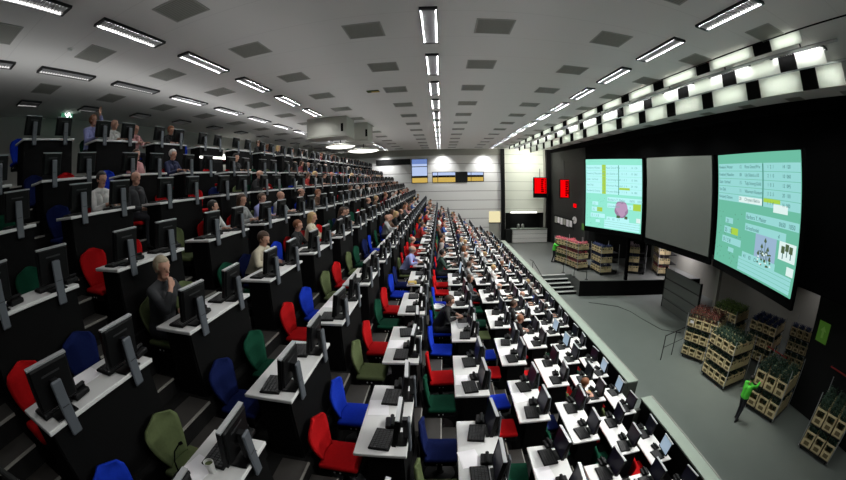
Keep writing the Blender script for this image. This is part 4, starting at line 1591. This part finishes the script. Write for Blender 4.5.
for i, (x, y) in enumerate(((8.31, 23.5), (8.68, 22.3), (9.3, 21.55))):
    b = MB()
    b.lathe([(.12, 0), (.12, .02), (.025, .04), (.02, .74), (.03, .76)], M['darkmetal'], 12)
    o = b.build('barrier_post')
    o.location = (x, y, PLAT)
    tag(o, 'thin black barrier post, %s from the steps on the platform' % ('first', 'second', 'third')[i], 'post')
o = empty('handrail', (6.05, 23.4, PLAT))
MB().tube([(0, 0, 0), (0, 0, .9)], .022, M['darkmetal'], 8).build('post', o)
MB().tube([(.5, -1.9, -1.03), (.5, -1.9, -.2)], .022, M['darkmetal'], 8).build('post', o)
MB().tube([(-.1, .4, .9), (0, 0, .9), (.5, -1.9, -.2)], .022, M['darkmetal'], 8).build('rail', o)
tag(o, 'sloping black handrail along the platform steps beside the barrier', 'handrail')
b = MB()
b.tube([(8.95, 20.0, .012), (9.7, 19.5, .012), (10.5, 18.9, .012), (10.9, 17.9, .012), (11.0, 16.8, .012), (11.2, 15.6, .012), (11.35, 14.9, .012), (12.2, 14.2, .012)], .018, M['cable'], 6)
tag(b.build('floor_cable', smooth=True), 'black cable snaking across the empty stage floor', 'cable')
for n, (x, ya, yb, z, lab) in enumerate(((13.62, 7.55, 8.9, 1.2, 'red rail bar behind the trolley the man reaches'), (12.85, 3.8, 4.7, 2.2, 'red rail bar above the trolley in the dark corner'))):
    o = empty('red_rail', (x, ya, 0))
    MB().tube([(0, 0, z), (0, yb - ya, z)], .03, M['redrail'], 8).build('bar', o)
    for y in (.03, yb - ya - .03):
        if n == 0:
            MB().tube([(0, y, 0), (0, y, z)], .02, M['darkmetal'], 8).build('post', o)
        else:
            MB().box(0, .15, y - .02, y + .02, z - .02, z + .02, M['darkmetal']).build('bracket', o)
    tag(o, lab, 'rail')
# green sign on the dark wall at the right
o = empty('wall_sign', (13.0, 5.68, 3.05))
M['greensign'] = mat('green_sign', (.04, .12, .015), .5, emit=(.06, .16, .015), estr=.3)
M['greenmark'] = mat('green_mark', (.1, .2, .05), .5, emit=(.1, .2, .04), estr=.3)
MB().box(-.03, 0, -.3, .3, -.36, .36, M['greensign']).build('plate', o)
mk = MB()
mk.box(-.034, -.03, -.06, .06, -.2, .05, M['greenmark'])
mk.raw([(-.034, -.16, .04), (-.034, .16, .04), (-.034, 0, .22)], [(0, 1, 2)], M['greenmark'])
mk.build('arrow', o)
tag(o, 'dim green sign on the dark wall at the right edge', 'sign')
# black post before the platform trolleys
b = MB()
b.box(-.1, .1, -.1, .1, 0, 4.55 - PLAT, M['blackmat'])
o = b.build('screen_post'); o.location = (12.0, 20.95, PLAT)
tag(o, 'tall black post under the gap beside the left teal screen', 'post')
b = MB()
b.box(-.12, .12, -.12, .12, 0, 4.54, M['booth'])
o = b.build('screen_post'); o.location = (14.2, 13.9, 0)
tag(o, 'pale grey post behind the divider under the right teal screen', 'post')

# red number displays
M['redlit'] = emitmat('red_lit', (.95, .0, .002), 1.0)
M['reddark'] = emitmat('red_digits', (.07, .0, .0), 1.0)
for n, (xa, xb, y, za, zc, lab) in enumerate(((8.85, 10.2, 34.4, 5.55, 7.5, 'bright red display in thick black case before the white wall'),
                                              (9.22, 10.02, 27.4, 5.9, 7.36, 'bright red display hung before the dark wall'))):
    o = empty('red_display', (xa, y, za))
    w, h = xb - xa, zc - za
    MB().box(0, w, 0, .22, 0, h, M['blackmat']).build('case', o)
    lo = .42 if n == 0 else .06
    MB().box(.1 if n == 0 else .03, w - .06, -.01, 0, lo, h - .06, M['redlit']).build('screen', o)
    dg = MB()
    rr = random.Random(n)
    for q in range(7):
        z = lo + .1 + q * (h - lo - .2) / 7
        dg.box(w * .56, w * .58 + rr.uniform(.1, .3), -.014, -.01, z, z + .13, M['reddark'])
    for q in range(9):
        z = lo + .05 + q * (h - lo - .15) / 9
        dg.box(w * .84, w * .93, -.014, -.01, z, z + .09, M['reddark'])
    dg.build('digits', o)
    MB().tube([(w / 2, .15, h), (w / 2, .15, CEIL - zc - .01)], .03, M['darkmetal']).build('hanger', o)
    tag(o, lab, 'display')


def onwall(s, z, off=.04):
    p_ = pA + (pB - pA) * s - nrm * off
    return Vector((p_.x, p_.y, z))


wrz = math.atan2((pB - pA).y, (pB - pA).x)
o = empty('notice_board', onwall(.42, 3.5, .0), wrz)
MB().box(-2.4, 2.4, -.06, -.0, -.42, .42, M['darkgrey']).build('frame', o)
bd = MB()
for q in range(6):
    bd.box(-2.2 + q * .74, -1.6 + q * .74, -.066, -.06, -.3 + .06 * (q % 2), .3, M['paper'] if q % 3 else M['booth'])
bd.build('notices', o)
tag(o, 'notice board of white sheets on the dark wall under the red displays', 'notice board')
o = empty('alarm_lamp', onwall(.745, 5.17, .0), wrz)
MB().box(-.25, .25, -.1, -.02, -.16, .16, M['redlit']).build('lens', o)
tag(o, 'small red alarm lamp on the dark wall', 'lamp')
o = empty('wall_clock', onwall(.735, 3.93, .0), wrz)
cl = MB(); cl.lathe([(.3, 0), (.3, .05), (.02, .06)], M['white'], 24)
me = cl.build('dial', o); me.rotation_euler = (math.pi / 2, 0, 0); me.scale = (1.4, 1, 1)
hn = MB(); hn.box(-.01, .01, -.075, -.066, 0, .2, M['blackmat']); hn.box(0, .14, -.075, -.066, -.01, .01, M['blackmat'])
hn.build('hands', o)
tag(o, 'round white clock on the dark wall above the far trolleys', 'clock')
o = empty('exit_sign', onwall(.955, 3.6, 0), wrz)
MB().box(-.2, .2, -.06, 0, -.25, .25, M['greensign']).build('sign_plate', o)
tag(o, 'small yellow green sign beside the left teal screen', 'sign')

# service counter under the white wall
o = empty('service_counter', (6.9, YF - .75, PLAT))
for i in range(3):
    MB().rbox(0, 3.62, 0, .06, .06 + i * .43, .46 + i * .43, M['white'], .008, 1).build('front_board', o)
MB().box(-.05, 3.65, -.06, .75, 1.36, 1.41, M['ledge']).build('counter_top', o)
MB().box(0, .06, 0, .72, .04, 1.36, M['booth']).build('side_board', o)
MB().box(-.62, 0, .1, .7, .04, 1.34, M['darkgrey']).build('end_cabinet', o)
tag(o, 'white boarded service counter below the hatch in the white wall', 'counter')
for i, x in enumerate((7.6, 8.05)):
    o = empty('coffee_urn', (x, YF - .35, PLAT + 1.41))
    u_ = MB(); u_.lathe([(.13, 0), (.15, .04), (.15, .34), (.1, .42), (.03, .46)], M['metal'], 16); u_.build('body', o)
    MB().box(-.03, .03, -.2, -.14, .08, .12, M['blackmat']).build('tap', o)
    tag(o, ('silver urn on the service counter, first from the left', 'silver urn on the service counter, second from the left')[i], 'urn')
o = empty('hatch_lamp', (8.2, YF - .18, 3.97))
MB().rbox(-1.35, 1.35, 0, .1, -.02, .1, M['lampglow'], .02, 1).build('diffuser', o)
MB().box(-1.4, 1.4, .1, .12, -.05, .13, M['booth']).build('back_plate', o)
tag(o, 'long glowing strip lamp over the service hatch', 'lamp')

# small things on the near desks
o = empty('drink_cup', (ROWS[5][0] + .25, 1.42, ROWS[5][1]))
c_ = MB(); c_.lathe([(.028, 0), (.04, .095), (.036, .095), (.026, .01), (.005, .008)], M['white'], 18); c_.build('cup', o)
c_ = MB(); c_.lathe([(.034, .07), (.034, .075), (.002, .077)], M['olive'], 18); c_.build('drink', o)
tag(o, 'white cup of green tea on the nearest lower left desk', 'cup')
o = empty('gooseneck_microphone', (ROWS[5][0] + .06, 1.27, ROWS[5][1]))
c_ = MB(); c_.rbox(-.05, .05, -.06, .06, 0, .035, M['blackplastic'], .01, 1); c_.build('base', o)
c_ = MB(); c_.tube([(-.02, 0, .03), (-.03, .02, .12), (-.01, .05, .2), (.03, .09, .25)], .006, M['blackmat'], 6); c_.tube([(.03, .09, .25), (.05, .11, .26)], .012, M['blackmat'], 8); c_.build('neck', o)
tag(o, 'black gooseneck microphone beside the cup on the nearest lower left desk', 'microphone')
o = empty('snack_pack', (ROWS[6][0] + .1, Y0 + 4 * P - .02 + .1, ROWS[6][1]), .1)
c_ = MB(); c_.rbox(-.08, .12, -.07, .07, 0, .07, M['yellow'], .02, 2); c_.build('bag', o)
c_ = MB(); c_.box(-.05, .07, -.071, -.069, .02, .05, M['white']); c_.build('label_strip', o)
tag(o, 'yellow snack pack on a white desk beside the blue chairs', 'pack')
o = MB().tube([(0, -.09, .02), (.025, -.04, .022), (.03, .02, .022), (.015, .08, .02)], .012, M['yellow'], 8, r1=.018).build('banana', smooth=True)
o.location = (ROWS[10][0] + .2, 6.55, ROWS[10][1])
tag(o, 'yellow banana on a white desk near the barrier opening', 'banana')
o = empty('laptop', (ROWS[7][0] + .24, Y0 + 3 * P + SEATY[1] - .25, ROWS[7][1]), .15)
MB().rbox(-.12, .12, -.17, .17, 0, .02, M['silver'], .006, 1).build('base', o)
MB().rbox(.12, .135, -.17, .17, .01, .24, M['blackplastic'], .005, 1).build('lid', o)
MB().box(.118, .1205, -.155, .155, .03, .225, M['screen_off']).build('screen', o)
tag(o, 'open silver laptop before the man in black leaning over his desk', 'laptop')
o = empty('tub', (ROWS[7][0] - .3, Y0 + 4 * P + .7, ROWS[7][1] - DH))
c_ = MB(); c_.lathe([(.14, 0), (.19, .5), (.185, .5), (.13, .02), (.01, .015)], M['redtub'], 20); c_.build('body', o)
c_ = MB(); c_.lathe([(.185, .49), (.2, .5), (.2, .53), (.185, .535), (.18, .5)], M['white'], 20); c_.build('rim', o)
tag(o, 'red tub with white rim on the floor behind the man with the laptop', 'tub')
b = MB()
b.rbox(0, .03, 0, 1.24, -.03, .03, M['lampglow'], .01, 1)  # glowing strip added to imitate a ceiling light reflected in glass
o = b.build('reflection_strip'); o.location = (ROWS[0][0] + DW - .03, Y0 + 4 * P + .02, 8.3)
tag(o, 'glowing strip for a glass reflection, added on a top row desk front', 'lamp')
# gallery rail just in front of the camera's window place
p1, p2 = Vector((-1.148, .034, 6.72)), Vector((-1.068, .122, 6.6))
d_ = (p2 - p1).normalized()
b = MB(); b.tube([p1 - d_ * .6, p2 + d_ * .5], .014, M['darkgrey'], 10)
tag(b.build('gallery_rail'), 'dark grey rail crossing the lower left corner', 'rail')

# light in the far white bay, on the far wall and behind the stage
area('bay_light', (8.4, YF - 2.6, CEIL - .3), 2.5, 190, rot=(math.radians(35), 0, 0), sy=.5, col=(1, 1, .9))
area('hatch_light', (8.2, YF + 1.2, 3.9), 1.5, 12, col=(1, 1, .95))
for x in (-9.5, -5.4, .2, 4.2):
    l = bpy.data.lights.new('wall_washer', 'SPOT')
    l.energy = 420
    l.spot_size = math.radians(95)
    l.spot_blend = 1.0
    l.shadow_soft_size = .03
    o = bpy.data.objects.new('wall_washer', l)
    COL.objects.link(o)
    o.location = (x, YF - 1.1, CEIL - .1)
    o.rotation_euler = (math.radians(22), 0, 0)
area('counter_fill', (8.6, YF - 3.2, 6.2), 1.2, 34, rot=(math.radians(40), 0, 0), sy=.5, col=(1, 1, .93))  # unseen fill light added to brighten the counter
area('backstage_light', (17.2, 21.5, 4.4), .8, 60, rot=(0, math.radians(-15), 0), spread=100, col=(1, .93, .98))
area('backstage_light', (14.6, 20.6, 4.4), .7, 40, spread=90, col=(1, .93, .98))
area('backstage_light', (16.8, 13.0, 4.4), .7, 5, spread=110, col=(1, .95, .98))
area('backstage_light', (17.0, 8.6, 4.3), .6, 9, spread=110, col=(1, .95, .98))
area('platform_light', (9.0, 26.0, 9.6), 1.5, 230, rot=(0, 0, 0), spread=100)
area('trolley_light', (9.2, 9.0, 9.4), 1.0, 60, rot=(0, math.radians(-20), 0), spread=70, col=(1, 1, .9))
# unseen upward fill lights added to brighten the ceiling
for x, z, e in ((-7.2, 9.45, 64), (-3.2, 8.9, 27), (1.2, 8.6, 22), (5.0, 8.6, 13)):
    area('ceiling_fill', (x, 13.5, z), 1.2, e, rot=(math.pi, 0, 0), sy=28)

# ------------------------------------------------------------------ leftovers, world, view
for p_ in PROTOS:
    if not p_.get('label') or p_.get('label') == 'x':
        for c in list(KIDS[p_.name]):
            bpy.data.objects.remove(c)
        bpy.data.objects.remove(p_)
w = bpy.data.worlds.new('world')
w.use_nodes = True
w.node_tree.nodes['Background'].inputs[0].default_value = (.01, .01, .011, 1)
SC.world = w
SC.view_settings.view_transform = 'Standard'
SC.view_settings.look = 'None'
SC.view_settings.exposure = 0.0
SC.view_settings.gamma = 1.0
SC.view_settings.use_curve_mapping = False
